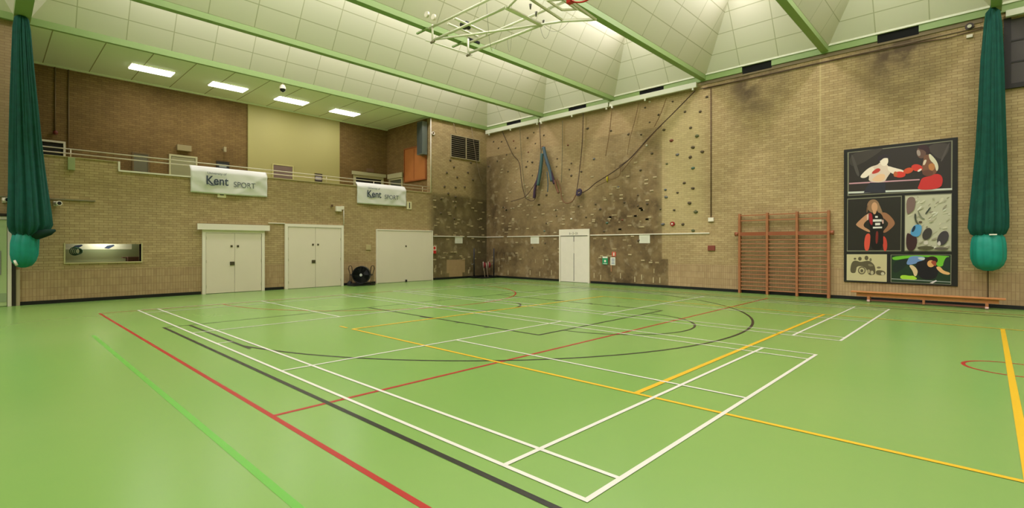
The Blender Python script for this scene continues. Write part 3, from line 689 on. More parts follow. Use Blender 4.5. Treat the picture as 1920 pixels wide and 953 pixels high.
for u, v in ((430,345),(255,215),(230,345),(222,397),(410,522),(538,550),(575,590),(338,662),(295,750),(295,790),(460,847),(250,880),(290,918),(360,893),(735,847),(1035,800),(980,898),(785,637),(575,725),(1055,690)):
    p = RW(910+u/7.331, 270+v/7.331); rb(mk, p.x, round(p.z/.075)*.075, .2, .06, .02, 0)
for u, v in ((458,183),(665,227),(665,262),(760,195),(725,353),(270,385),(385,400),(385,430),(600,540),(620,570),(545,627),(265,635),(250,665),(75,680),(205,455),(60,190),(350,310),(675,450),(545,20),(675,655),(620,740),(370,778)):
    p = RW(1100+u/5.958, 300+v/5.958); rb(mk, p.x, round(p.z/.075)*.075, .2, .06, .02, 0)
for x in (3.0, 3.6, .9, 1.55, 4.3, 6.62, 6.95, 7.9, 8.55, 8.85, 9.35, 9.62): rb(mk, x, .25+.25*random.random(), .06, .24, .02, 0)
for k in range(60):
    x = random.uniform(.15, 9.5); z = random.choice([random.uniform(.3, 2.), random.uniform(2.1, 4.6), random.uniform(2.1, 5.6)])
    if 4.6 < x < 6.5 and z < 2.6: continue
    if z < .95: rb(mk, x, z, .06, .2, .012, 1)
    else: rb(mk, round(x/.2375)*.2375, round(z/.075)*.075, random.choice((.1, .2, .2, .32)), .06, .012, 1)
mk.build('proud_bricks', [PB, PBD], wr)
mk = MB(); wlf = bpy.data.objects['wall_left']
def lb_(m, y, z, w, h, d, mi): m.box(.0005, y-w/2, z-h/2, d, y+w/2, z+h/2, mi)
for u, v in ((315,48),(85,110),(255,190),(355,250),(320,300),(500,322),(510,120),(600,240),(85,33),(315,612),(378,655),(470,668),(410,690),(85,697),(187,675),(465,830),(85,815),(300,48),(510,460)):
    p = LW(800+u/5.956, 370+v/5.956); lb_(mk, p.y, p.z, .17 if p.z > .95 else .07, .06 if p.z > .95 else .2, .02, 0)
for k in range(40):
    y = random.uniform(-3.5, -.2); z = random.uniform(.3, 4.0)
    if -2.9 < y < -1.4 and z < 1.05: continue
    lb_(mk, y, z, .18 if z > .95 else .06, .06 if z > .95 else .18, .012, 1)
mk.build('proud_bricks', [PB, PBD], wlf)

# climbing holds
HC = {'k': ((92, 78, 58), 'dark brown'), 'r': ((126, 72, 52), 'red-brown'), 'g': ((98, 100, 66), 'dark green'), 't': ((84, 108, 94), 'teal'), 'b': ((108, 108, 106), 'grey-blue'), 'w': ((214, 208, 186), 'white')}
protos = {}
def hold(p, wall, c, size, region):
    key = (c, random.randint(0, 2), wall)
    if key not in protos:
        rnd = random.Random(hash(key[1])+ord(c)); m = MB(); n, k = 10, 5
        for i in range(k):
            t = i/(k-1); rr = math.cos(t*math.pi/2)*.95+.05
            for j in range(n):
                a = 2*math.pi*j/n; q = rr*(1+rnd.uniform(-.18, .18)); d = .75*math.sin(t*math.pi/2)
                yy = q*math.cos(a); zz = q*math.sin(a)*.75
                m.v.append((d, yy, zz) if wall == 'L' else (yy, -d, zz))
        for i in range(k-1):
            for j in range(n):
                q = (i*n+j, i*n+(j+1) % n, (i+1)*n+(j+1) % n, (i+1)*n+j)
                m.f.append(q if wall == 'L' else q[::-1]); m.mi.append(0); m.sm.append(True)
        m.f.append(tuple((k-1)*n+j for j in range(n))); m.mi.append(0); m.sm.append(True)
        me = bpy.data.meshes.new('climbing_hold'); me.from_pydata(m.v, [], m.f); me.materials.append(mat('hold_'+c, HC[c][0], .7)); 
        for f in me.polygons: f.use_smooth = True
        protos[key] = me
    o = bpy.data.objects.new('climbing_hold', protos[key]); C.objects.link(o)
    o.location = (.001, p.y, p.z) if wall == 'L' else (p.x, -.001, p.z); o.scale = (size*.68,)*3
    tag(o, '%s climbing hold on %s' % (HC[c][1], region), 'climbing hold', 'climbing holds on %s' % region)
A = 'the pale brick strip right of the dark wall'; B = 'the upper climbing wall below the white track'
D_ = 'the lower dark climbing wall'; E_ = 'the wall left of the corner below the vent'
H = [(10,97,'r'),(25,150,'k'),(115,75,'k'),(160,35,'k'),(172,117,'k'),(120,180,'r'),(228,140,'r'),(235,55,'k'),(415,128,'r'),(335,230,'k'),(330,288,'k'),(425,310,'k'),(440,265,'k'),(440,355,'k'),(515,325,'k'),(610,232,'b'),(735,22,'k'),(560,5,'k'),(960,50,'k'),(865,48,'k'),(1000,130,'w'),(1040,190,'k'),(1130,15,'k'),(955,315,'k'),(1185,95,'r'),(1230,200,'b'),(1375,60,'g'),(1345,145,'k'),(1415,178,'k'),(1325,218,'k'),(1150,268,'g'),(1345,300,'t'),(1280,410,'k'),(1345,450,'k'),(1230,483,'k'),(1145,515,'b'),(1140,460,'b'),(1320,560,'k'),(1365,625,'g'),(1103,605,'k'),(1205,612,'k'),(1270,718,'k'),(1122,718,'b'),(1345,765,'g'),(620,568,'k'),(655,605,'k'),(495,582,'k'),(550,665,'k'),(330,655,'k'),(440,678,'w'),(835,555,'k'),(935,580,'k'),(1005,565,'k'),(790,440,'b'),(935,500,'k'),(820,685,'r'),(705,708,'t'),(685,770,'k'),(240,768,'t'),(255,710,'k'),(150,890,'k'),(150,255,'k'),(115,250,'k'),(940,838,'k'),(245,860,'k'),(105,290,'k'),(255,500,'k'),(295,390,'k'),(150,355,'k')]
for u, v, c in H:
    X, Y = 960+u/3.97, 240+v/3.97; p = RW(X, Y)
    hold(p, 'R', c, random.uniform(.065, .095) if X < 1240 else random.uniform(.075, .12), A if p.x > 9.7 else (B if p.z > 4.6 else D_))
for u, v, c in ((15,480,'k'),(650,250,'k'),(958,182,'k'),(1095,297,'k'),(1265,295,'k'),(1340,130,'k'),(800,330,'k'),(700,415,'k'),(1158,475,'k'),(700,185,'w')):
    p = RW(1100+u/5.958, 160+v/5.958); hold(p, 'R', c, random.uniform(.06, .1), A if p.x > 9.7 else B)
for u, v in ((690,610),(905,668),(745,333),(835,333),(800,405),(890,480),(787,550)):
    p = RW(800+u/5.956, 210+v/5.956); hold(p, 'R', 'k', .08, B)
for u, v in ((260,540),(300,617),(220,680),(337,730),(458,678),(490,568),(195,835),(320,843),(420,840),(238,912),(512,758),(320,950)):
    hold(LW(800+u/5.956, 210+v/5.956), 'L', 'k', .10, E_)
for u, v in ((158,18),(320,108),(305,238),(155,180)): hold(LW(800+u/5.956, 370+v/5.956), 'L', 'k', .09, 'the dark brickwork beside the wide white door')

# white track at the head of the climbing wall
r = root('rope_track', (5.6, -.25, 7.55), 'long white steel track for climbing ropes along the wall head', 'track')
for a, b in ((.15, 3.68), (3.76, 7.44), (7.50, 11.13)): MB().box(a, -.24, 7.47, b, -.12, 7.66).build('track_bar', TRACK, r, bevel=.006)
for x in (.4, 1.9, 3.6, 3.85, 5.6, 7.35, 7.62, 9.1, 11.0):
    MB().box(x-.02, -.12, 7.60, x+.02, -.002, 7.63).box(x-.03, -.24, 7.38, x+.03, -.18, 7.47).build('bracket', TRACK, r)
o = MB().box(19.02, -.22, 7.50, 26, -.10, 7.66).build('window_track', TRACK, bevel=.006); tag(o, 'thick white rail above the dark grille at the far right', 'track')

# ropes
RC = {'dark': (70, 52, 44), 'brown': (112, 84, 52), 'teal': (70, 96, 92), 'purple': (66, 46, 66), 'orange': (122, 84, 58), 'blue': (76, 94, 104), 'grey': (116, 110, 84)}
def rope(pts, c, label, r=.016, y=-.19, grp='ropes on the climbing wall', sag=None):
    P3 = [RW(u, v, y) for u, v in pts]
    # smooth
    q = []
    for i in range(len(P3)-1):
        p0, p1, p2, p3 = P3[max(i-1,0)], P3[i], P3[i+1], P3[min(i+2, len(P3)-1)]
        for k in range(6):
            t = k/6; q.append(.5*((2*p1)+(p2-p0)*t+(2*p0-5*p1+4*p2-p3)*t*t+(3*p1-p0-3*p2+p3)*t*t*t))
    q.append(P3[-1])
    o = MB().tube(q, r, 6).build('climbing_rope', mat('rope_'+c, RC[c], .85)); return tag(o, label, 'rope', grp)
rope([(941,246),(960,288),(973,306),(978,345),(985,372)], 'dark', 'dark rope hanging nearest the corner, bent down to a tied knot')
rope([(974,238),(977,290),(982,345),(987,372)], 'grey', 'straight grey rope beside the bent dark rope near the corner', .012)
rope([(1011,230),(1013,270),(1014,302)], 'dark', 'dark rope dropping to the top of the gathered rope bundle')
rope([(1054,226),(1054,280),(1052,342)], 'grey', 'grey rope hanging alone right of the gathered bundle', .014)
rope([(1093,213),(1091,270),(1085,330),(1080,362)], 'dark', 'dark rope hanging down to the blue knot right of the bundle')
rope([(1147,203),(1142,250),(1135,293)], 'brown', 'short brown rope ending half way down, left of the diagonal ropes', .013)
rope([(1197,193),(1190,225),(1180,262),(1176,290)], 'brown', 'thin brown rope left of the crossing diagonal ropes', .010)
rope([(1249,184),(1238,214),(1226,238)], 'brown', 'short brown rope meeting the diagonal ropes near the track', .012)
rope([(1303,170),(1262,212),(1222,252),(1180,298),(1150,322),(1117,343),(1100,357),(1080,366)], 'dark', 'long dark rope pulled diagonally from the track to the blue knot', .018)
rope([(1240,235),(1212,262),(1185,294),(1160,312)], 'dark', 'upper of two short dark ropes beside the long diagonal rope', .013)
rope([(1236,238),(1206,272),(1178,306),(1165,322)], 'brown', 'lower brown rope beside the long diagonal rope', .012)
rope([(1163,162+150),(1160,330),(1138,340),(1117,350)], 'brown', 'slack brown rope curling below the diagonal ropes', .01)
rope([(957,378),(972,374),(985,368),(998,352),(1006,336)], 'dark', 'dark rope pulled sideways from the knot near the corner to the bundle', .014)
rope([(985,372),(996,377),(1003,372),(1006,355)], 'dark', 'slack loop of dark rope under the knot near the corner', .013)
rope([(1014,300),(1010,328),(1003,352),(1001,372)], 'purple', 'outer purple rope of the left leg of the gathered bundle', .065, -.22, 'gathered rope bundle')
rope([(1016,288),(1013,320),(1008,348)], 'teal', 'teal rope inside the left leg of the gathered bundle', .08, -.25, 'gathered rope bundle')
rope([(1016,276),(1013,290),(1013,304)], 'grey', 'grey rope knotted at the peak of the gathered bundle', .03, -.28, 'gathered rope bundle')
rope([(1019,276),(1023,295),(1030,318),(1034,340)], 'blue', 'blue rope down the right leg of the gathered bundle', .075, -.25, 'gathered rope bundle')
rope([(1024,304),(1033,325),(1039,345)], 'purple', 'purple rope beside the blue one in the right leg of the bundle', .065, -.22, 'gathered rope bundle')
rope([(1040,338),(1043,352),(1047,362)], 'orange', 'orange rope hanging at the lower right of the bundle', .05, -.24, 'gathered rope bundle')
rope([(1044,336),(1050,352),(1053,372),(1060,381),(1072,378),(1080,364)], 'orange', 'orange-brown rope looping in a U from the bundle to the knot', .022, -.2, 'gathered rope bundle')
rope([(1025,322),(1027,345),(1026,360)], 'blue', 'thin blue rope end dangling inside the gathered bundle', .022, -.24, 'gathered rope bundle')
kp = RW(1086, 361, -.2)
o = MB()
for k in range(5): o.torus((kp.x+random.uniform(-.05,.05), -.2, kp.z+random.uniform(-.04,.04)), (1,0,0), (0,.3,.95), .09+.02*k/2, .03, 14, 6)
tag(o.build('rope_knot', mat('rope_knot_blue', (58, 46, 62), .8)), 'dark blue coiled knot where the diagonal rope is tied', 'knot')
kp = RW(1138, 336, -.05); o = MB().tube([(kp.x, -.04, kp.z+.16), (kp.x-.01, -.05, kp.z), (kp.x+.01, -.04, kp.z-.14)], [.02,.045,.015], 8).build('yellow_sling', mat('sling_yellow', (196, 178, 40), .6)); tag(o, 'small bright yellow sling hanging on the climbing wall', 'sling')
for pts, lb in ((((849,229),(852,238),(855,250)), 'short thin cord hanging high on the wall above the vent'), (((883,236),(887,262),(892,298),(899,330),(905,345)), 'long thin pale cord hanging in front of the vent louvres')):
    o = MB().tube([LW(u, v, .08) for u, v in pts], .010, 6).build('hanging_cord', mat('cord_pale', (150, 132, 110), .7)); tag(o, lb, 'cord')
o = MB().tube([LW(622, 386, .001), LW(622, 386, .05)], .05, 8).build('wall_plug', mat('plug_brown', (92, 66, 46), .7)); tag(o, 'tiny dark round plug on brick left of the white alarm box', 'plug')
# cable to white box
o = MB().tube([(11.58, -.03, 7.42), (11.58, -.03, 2.66)], .017, 8).build('wall_cable', mat('cable_brown', (92, 66, 46), .6)); tag(o, 'long brown vertical cable dropping to the small white box', 'cable')
wallbox('socket_box', 'small white socket box at the foot of the vertical cable', 'socket box', 'R', 11.49, 11.68, 2.52, 2.66, .07, WHITE)
wallbox('red_plate', 'small dark red square plate on brick left of the wall bars', 'plate', 'R', 11.47, 11.72, 1.46, 1.64, .05, mat('plate_red', (128, 62, 48), .5))
p = RW(1261, 420)
r = root('fire_alarm', (p.x, -.04, p.z-.07), 'small red round fire alarm with white centre above the trunking', 'alarm')
MB().tube([(p.x, -.001, p.z), (p.x, -.06, p.z)], .085, 18).build('base', mat('alarm_red', (150, 34, 30), .4), r)
MB().tube([(p.x, -.061, p.z), (p.x, -.075, p.z)], .035, 14).build('button', WHITE, r)
# safety signs
r = root('safety_sign', (7.17, -.02, .84), 'green and white first aid notice on the dark wall right of the door', 'sign')
MB().box(7.03, -.014, .84, 7.29, -.001, 1.18).build('plate', mat('sign_green', (36, 142, 92), .5), r)
MB().box(7.04, -.016, 1.11, 7.28, -.0145, 1.175).box(7.08, -.016, .86, 7.25, -.0145, .885).box(7.12, -.016, .94, 7.21, -.0145, 1.03).build('white_print', PAPER, r)
r = root('safety_sign', (7.53, -.02, .82), 'white and blue instruction notice beside the green one', 'sign')
MB().box(7.42, -.014, .82, 7.65, -.001, 1.15).build('plate', PAPER, r)
t = MB()
for k in range(4): t.box(7.47, -.016, .87+k*.065, 7.62, -.0145, .90+k*.065)
t.build('blue_print', mat('print_blue', (110, 124, 156), .5), r)
r = root('safety_sign', (7.60, -.02, 1.18), 'small red fire action notice above the blue one', 'sign')
MB().box(7.49, -.014, 1.19, 7.68, -.001, 1.38).build('plate', mat('sign_red', (196, 92, 70), .5), r)
MB().box(7.56, -.016, 1.22, 7.61, -.0145, 1.35).build('white_print', PAPER, r)
o = MB().box(7.44, -.02, .55, 7.48, -.001, .815).build('tape_strip', mat('tape_salmon', (176, 124, 90), .6)); tag(o, 'narrow pale red strip under the blue notice', 'strip')

# wall bars
r = root('wall_bars', (13.9, -.12, 0), 'wooden gymnastic wall bars in three bays with a thick upper board', 'wall bars')
UX = [12.60, 13.47, 14.34, 15.20]
for x in UX:
    MB().box(x-.035, -.20, .0, x+.035, -.06, 2.74).build('upright', WOODR, r, bevel=.006)
for i in range(3):
    a, b = UX[i]+.036, UX[i+1]-.036
    for z in (2.68, 2.50): MB().box(a, -.17, z-.018, b, -.125, z+.018).build('rung', WOODR, r)
    for k in range(14):
        z = .13+k*.131; MB().box(a, -.175, z-.017, b, -.135, z+.017).build('rung', WOODR, r, bevel=.008)
    MB().box(a, -.205, 1.98, b, -.15, 2.10).build('thick_board', mat('board_redbrown', (146, 82, 52), .4), r)
for x, sg in ((12.60, -1), (15.20, 1)):
    MB().tube([(x+sg*.036, -.17, 2.04), (x+sg*.14, -.17, 2.04)], [.06, .075], 12).build('knob', mat('board_redbrown', (146, 82, 52)), r)

# bench
r = root('gym_bench', (17.5, -.45, 0), 'long low varnished wooden gym bench against the wall under the posters', 'bench')
ya, yb = -.56, -.34
MB().box(15.82, ya, .255, 19.02, yb, .30).build('seat', WOOD, r, bevel=.012)
MB().box(15.95, -.49, .15, 18.9, -.41, .255).build('under_beam', WOOD, r, bevel=.006)
for x in (16.25, 18.68):
    MB().box(x-.03, -.60, .03, x+.03, -.30, .16).build('leg', WOODR, r)
    MB().tube([(x-.035, -.60, .035), (x+.035, -.60, .035)], .034, 12).build('foot', mat('foot_rubber', (196, 160, 150), .6), r)
MB().box(17.43, -.56, .03, 17.48, -.36, .15).build('middle_leg', WOODR, r)
MB().box(16.25, -.54, .035, 18.68, -.50, .075).build('lower_rail', mat('rail_darkred', (104, 58, 44), .5), r)

# ------------------------------------------------------------------ poster board
PR = root('poster_board', (16.84, -.03, .54), 'tall black framed board with five sports photographs on the brick wall', 'poster')
pbm = MB(); pbm.box(15.57, -.035, .53, 18.12, -.001, 4.585)
pbm.build('backing_board', mat('board_black', (24, 22, 16), .5), PR, bevel=.004)
SX = {}
def smooth(pts, n=2):
    for _ in range(n):
        q = []
        for i in range(len(pts)):
            a, b = pts[i], pts[(i+1) % len(pts)]
            q += [(a[0]*.75+b[0]*.25, a[1]*.75+b[1]*.25), (a[0]*.25+b[0]*.75, a[1]*.25+b[1]*.75)]
        pts = q
    return pts
def ell(cx, cy, rx, ry, n=20, rot=0.):
    c_, s_ = math.cos(rot), math.sin(rot)
    return [(cx+rx*math.cos(t)*c_-ry*math.sin(t)*s_, cy+rx*math.cos(t)*s_+ry*math.sin(t)*c_) for t in [2*math.pi*i/n for i in range(n)]]
def picture(x0, y0, sc, quad, base, shapes, border=(128, 126, 104), label=None):
    m = MB(); mats = []; idx = {}
    def mi(c):
        if c not in idx:
            idx[c] = len(mats); mats.append(mat('print_%d_%d_%d' % c, c, .35, spec=.35))
        return idx[c]
    def add(pts, c, d):
        m.face([RW(x0+u/sc, y0+v/sc, -d) for u, v in pts][::1], mi(c))
    cx = sum(q[0] for q in quad)/4; cy = sum(q[1] for q in quad)/4
    add(quad, border, .037)
    k = .965; inner = [(cx+(u-cx)*(k+.01), cy+(v-cy)*k) for u, v in quad]
    add(inner, base, .0375)
    for i, (pts, c, sm) in enumerate(shapes): add(smooth(pts) if sm else pts, c, .038+.0004*(i+1))
    o = m.build('photo_print', mats, PR)
    if label: o['label'] = label
    return o
SK1, SK2 = (222, 200, 180), (238, 222, 202)
picture(1575, 250, 7.943, [(105,285),(1670,105),(1665,850),(105,935)], (52, 46, 43), [
 ([(130,300),(500,240),(700,210),(150,560)], (70, 63, 58), 1), ([(1240,180),(1640,130),(1600,300),(1480,420)], (74, 66, 62), 1),
 ([(150,320),(190,320),(300,640),(240,640)], (84, 78, 73), 1), ([(1640,130),(1600,160),(1480,420),(1520,420)], (88, 80, 76), 1),
 ([(130,740),(1180,682),(1180,700),(130,760)], (200, 150, 160), 0), ([(115,872),(1660,818),(1660,842),(115,900)], (206, 208, 198), 0),
 ([(440,735),(670,735),(672,885),(345,888),(390,800)], (50, 50, 60), 0),
 ([(440,500),(560,470),(585,430),(690,460),(720,500),(760,570),(700,650),(652,738),(415,722),(430,640),(410,560)], SK1, 1),
 ([(480,490),(400,530),(300,630),(300,665),(380,668),(450,600),(520,560)], SK2, 1),
 ([(520,640),(600,600),(680,620),(640,720),(450,712)], (232, 190, 150), 1),
 ([(690,480),(800,515),(960,555),(950,615),(840,625),(720,580)], SK2, 1),
 (ell(650, 410, 62, 78), SK2, 0), ([(552,405),(560,345),(640,312),(730,325),(742,380),(690,368),(640,372),(600,410),(570,420)], (52, 44, 50), 1),
 ([(470,575),(550,515),(605,535),(570,585),(470,612)], (190, 62, 52), 1), (ell(882, 615, 88, 46), (214, 62, 50), 0), (ell(820, 610, 30, 42), (190, 100, 60), 0),
 (ell(1205, 285, 72, 90), (104, 76, 66), 0), ([(1150,200),(1220,160),(1310,190),(1340,270),(1300,330),(1250,250),(1170,240)], (62, 40, 44), 1),
 ([(1128,255),(1180,245),(1200,330),(1150,345)], (158, 140, 130), 1),
 ([(1240,330),(1320,310),(1410,380),(1465,480),(1430,600),(1330,650),(1225,610),(1205,500),(1235,420)], (122, 82, 62), 1),
 ([(1310,310),(1345,310),(1440,420),(1465,520),(1430,580),(1400,460),(1330,400)], (214, 206, 176), 1), ([(1225,480),(1240,400),(1290,390),(1260,470)], (214, 196, 170), 1),
 ([(1300,460),(1400,440),(1410,540),(1330,570)], (184, 122, 70), 1), ([(1210,560),(1330,540),(1390,580),(1350,650),(1230,630)], (104, 66, 54), 1),
 (ell(1140, 515, 85, 52, rot=.15), (208, 60, 48), 0), (ell(1010, 558, 75, 42, rot=-.3), (206, 80, 48), 0), ([(1140,560),(1200,520),(1215,545),(1160,580)], (230, 220, 205), 1),
 ([(1210,660),(1340,640),(1420,600),(1500,620),(1530,700),(1490,830),(1135,850),(1175,760)], (200, 52, 50), 1)], label='wide print of two boxers fighting, top of the board')
picture(1575, 355, 7.626, [(98,135),(878,92),(868,888),(92,890)], (44, 41, 36), [
 (ell(470, 240, 88, 95), (146, 112, 82), 0), ([(520,170),(570,240),(620,390),(585,410),(530,330)], (150, 118, 88), 1), ([(400,220),(390,330),(370,340),(380,240)], (120, 88, 64), 1),
 ([(380,350),(450,335),(430,400),(300,520),(430,590),(415,625),(215,520),(235,480)], (192, 142, 106), 1),
 ([(570,330),(670,335),(785,465),(765,530),(640,630),(598,612),(700,500),(640,430),(600,410)], (156, 108, 78), 1),
 ([(362,640),(430,630),(425,760),(405,880),(348,880),(338,760)], (216, 82, 64), 1), ([(600,660),(650,690),(672,780),(660,885),(612,885)], (200, 70, 56), 1),
 ([(395,340),(480,330),(580,335),(625,440),(610,600),(615,870),(425,870),(435,620),(405,470)], (26, 22, 22), 1),
 ([(400,345),(455,335),(465,520),(420,500)], (164, 36, 44), 1), (ell(488, 255, 44, 68), (206, 156, 116), 0), ([(455,310),(520,310),(500,360),(470,355)], (206, 156, 116), 1),
 ([(505,600),(545,600),(535,780),(500,780)], (120, 40, 36), 1),
 ([(497,382),(535,382),(535,408),(497,408)], (226, 220, 210), 0), ([(465,432),(590,430),(590,462),(465,465)], (226, 220, 210), 0),
 ([(497,482),(568,480),(568,514),(497,517)], (226, 220, 210), 0), ([(465,538),(596,534),(596,558),(465,562)], (226, 220, 210), 0),
 ([(378,360),(405,355),(400,445),(380,440)], (220, 190, 176), 1), ([(590,440),(615,430),(620,490),(600,500)], (210, 170, 160), 1)], label='print of a netball player with hands on hips')
rk = random.Random(4); rocks = []
for k in range(75):
    u = rk.uniform(980, 1560); v = rk.uniform(110, 840); g = rk.choice([(206, 200, 172), (172, 166, 138), (150, 142, 118), (214, 212, 190)])
    rocks.append((ell(u, v, rk.uniform(10, 46), rk.uniform(5, 16), 12, rk.uniform(-.9, -.2)), g, 0))
picture(1575, 355, 7.626, [(920,88),(1592,58),(1588,892),(915,888)], (190, 186, 158), rocks+[
 ([(940,115),(1080,105),(1060,290),(1000,340),(945,370)], (122, 98, 92), 1),
 ([(1055,345),(1085,350),(1085,450),(1130,510),(1100,510),(1058,440)], (72, 76, 62), 1), ([(1205,350),(1280,250),(1300,265),(1225,365)], (64, 68, 60), 1),
 ([(1100,310),(1120,310),(1160,400),(1210,420),(1200,435),(1140,415)], (120, 122, 100), 1),
 ([(940,620),(1000,640),(1110,690),(1070,880),(938,880)], (62, 38, 42), 1), ([(1040,520),(1110,500),(1168,520),(1150,640),(1100,690),(985,650)], (84, 150, 196), 1), ([(1040,530),(1080,520),(1060,600),(1010,620)], (30, 50, 70), 1),
 (ell(1145, 470, 26, 14), (84, 66, 50), 0), (ell(1240, 640, 62, 92, rot=.5), (66, 60, 56), 0), (ell(1465, 700, 74, 112, rot=.5), (70, 64, 66), 0),
 (ell(1220, 840, 120, 28), (84, 80, 56), 0), (ell(1440, 850, 100, 20), (96, 88, 76), 0), ([(1180,760),(1240,720),(1260,790),(1200,800)], (206, 196, 180), 1), ([(1380,770),(1420,730),(1440,800),(1400,810)], (206, 196, 190), 1)], label='print of a climber on pale rock')
DG = (92, 84, 62)
picture(1575, 460, 8.348, [(100,142),(728,142),(725,575),(98,548)], (196, 186, 142), [
 ([(150,430),(165,300),(200,245),(250,240),(310,265),(380,250),(450,240),(530,300),(550,380),(545,465),(430,470),(400,340),(260,320),(245,400),(230,440)], DG, 1),
 (ell(228,212,20,16), DG, 0), (ell(305,212,28,30), DG, 0), (ell(408,200,30,36), DG, 0), (ell(472,228,18,26), (120, 112, 86), 0), (ell(600,350,32,16), (120, 108, 84), 0),
 ([(550,385),(700,400),(705,470),(560,470)], DG, 1), (ell(335,395,62,62), (110, 100, 76), 0), (ell(335,395,42,42), (196, 186, 142), 0), (ell(335,400,24,26), DG, 0),
 (ell(440,410,26,30), (160, 150, 114), 0), (ell(495,430,24,32), (180, 172, 136), 0), (ell(660,445,28,24), (196, 190, 160), 0), ([(430,290),(500,300),(520,330),(440,330)], (130, 120, 92), 1)], border=(196, 190, 150), label='sepia print of a group of players')
picture(1575, 460, 8.348, [(785,148),(1738,148),(1732,618),(785,580)], (34, 56, 36), [
 ([(810,160),(1720,160),(1680,200),(1600,340),(1500,330),(1450,170),(1050,200),(815,245)], (112, 186, 52), 1), ([(1640,190),(1720,180),(1720,420),(1590,350)], (34, 48, 44), 1),
 ([(820,250),(1050,205),(1040,330),(820,470)], (32, 44, 40), 1),
 ([(1180,250),(1340,200),(1420,240),(1540,350),(1530,440),(1480,540),(1250,530),(1180,400)], (28, 24, 32), 1),
 ([(1060,210),(1110,165),(1330,180),(1310,235),(1200,260),(1190,290),(1020,315)], (110, 142, 192), 1), ([(1200,190),(1330,190),(1310,240),(1230,225)], (196, 202, 200), 1),
 ([(1065,315),(1130,305),(1215,390),(1195,480),(1155,490),(1130,400)], (216, 192, 148), 1), ([(1480,340),(1560,330),(1610,400),(1722,430),(1700,470),(1570,440)], (226, 176, 116), 1),
 (ell(1432,235,92,62), (48, 22, 20), 0), (ell(1415,290,58,55), (222, 164, 102), 0), ([(1400,250),(1500,240),(1500,320),(1470,330)], (160, 70, 50), 1),
 ([(935,475),(1000,465),(1080,480),(1150,475),(1225,545),(940,535)], (164, 212, 58), 1), ([(800,520),(1730,572),(1730,584),(800,532)], (150, 160, 150), 0), ([(1395,590),(1495,545),(1510,560),(1440,600)], (214, 206, 206), 0)], label='print of a table tennis player reaching')

# dark grille at far right
r = root('dark_grille', (20.4, -.05, 5.68), 'large dark grey grille panel with black frame at the top right', 'grille')
MB().box(19.12, -.03, 5.8, 21.9, -.001, 7.46).build('panel', mat('grille_grey', (66, 60, 54), .6), r)
MB().box(18.99, -.08, 5.68, 19.12, -.001, 7.50).box(19.12, -.08, 5.68, 21.9, -.001, 5.80).box(21.9, -.08, 5.68, 22.0, -.001, 7.5).build('frame', mat('grille_black', (34, 30, 22), .6), r)
for z in (6.35, 6.9): MB().box(19.12, -.045, z-.02, 21.9, -.031, z+.02).build('cross_bar', mat('grille_black', (34, 30, 22)), r)
# wall head cable and fittings
o = MB().tube([(11.3, -.03, 7.40), (14, -.03, 7.40), (17.2, -.03, 7.40), (17.9, -.03, 7.33), (18.5, -.03, 7.38), (18.9, -.03, 7.42)], .012, 6).build('wall_head_cable', mat('cable_brown', (92, 66, 46))); tag(o, 'thin brown cable running along the wall head to the right net', 'cable')
o = MB().box(11.2, -.03, 7.43, 18.6, -.001, 7.45).build('dark_conduit', mat('conduit_dark', (120, 102, 74), .6)); tag(o, 'dark straight conduit below the roof fascia', 'conduit')
r = root('wall_sensor', (18.35, -.08, 7.33), 'small white sensor on a dark base high up beside the right net', 'sensor')
MB().tube([(18.35, -.002, 7.52), (18.35, -.05, 7.52)], .09, 14).build('base', mat('sensor_dark', (60, 48, 40), .5), r); MB().tube([(18.35, -.051, 7.52), (18.35, -.12, 7.50)], .045, 12).build('lens', WHITE, r)
o = MB().box(18.29, -.05, 7.22, 18.41, -.001, 7.30).build('junction_box', WHITE); tag(o, 'small white junction box under the wall sensor', 'junction box')

# ------------------------------------------------------------------ dividing nets
NET = mat('net_green', (7, 74, 60), .85, noise=.4, nscale=6); NETL = mat('net_bag_green', (18, 136, 118), .55, noise=.25, nscale=5); NETD = mat('net_dark', (10, 46, 34), .9)
def net(x, y, z, prof, bag, label, cordz, seed):
    r = root('dividing_net', (x, y, 0), label, 'net', 'gathered dividing nets')
    MB().lathe(x, y, prof, 144, fold=.16, seed=seed).build('gathered_net', NET, r)
    MB().lathe(x, y, bag, 72, fold=.045, seed=seed+1).build('net_bag', NETL, r)
    MB().tube([(x, y, prof[0][0]-.02), (x, y, 7.9)], .012, 6).build('hanging_cord', NETD, r)
    return r
r = net(.55, -18.02, 0, [(7.86,.02,0,0),(7.76,.05,0,0),(7.68,.13,0,0),(7.4,.165,0,0),(6.6,.20,.0,.02),(5.6,.25,0,.05),(4.2,.31,0,.09),(3.2,.36,0,.13),(2.5,.40,0,.15),(2.2,.41,0,.16),(2.02,.36,0,.14),(1.88,.22,0,.10)],
    [(2.0,.20,0,.09),(1.9,.27,0,.08),(1.7,.285,0,.06),(1.4,.28,0,.05),(1.22,.24,0,.04),(1.10,.16,0,.04),(1.05,.05,0,.03)], 'green dividing net gathered into a tall column by the left wall', 1.0, 0.)
MB().tube([(.6, -17.95, 1.95), (.75, -17.70, 1.93), (.85, -17.48, 2.0), (.88, -17.36, 2.06)], [.12,.13,.09,.03], 10).build('tie_tail', NETD, r)
MB().tube([(.72, -18.16, 1.25), (.76, -18.12, 1.12)], .03, 8).build('white_toggle', WHITE, r)
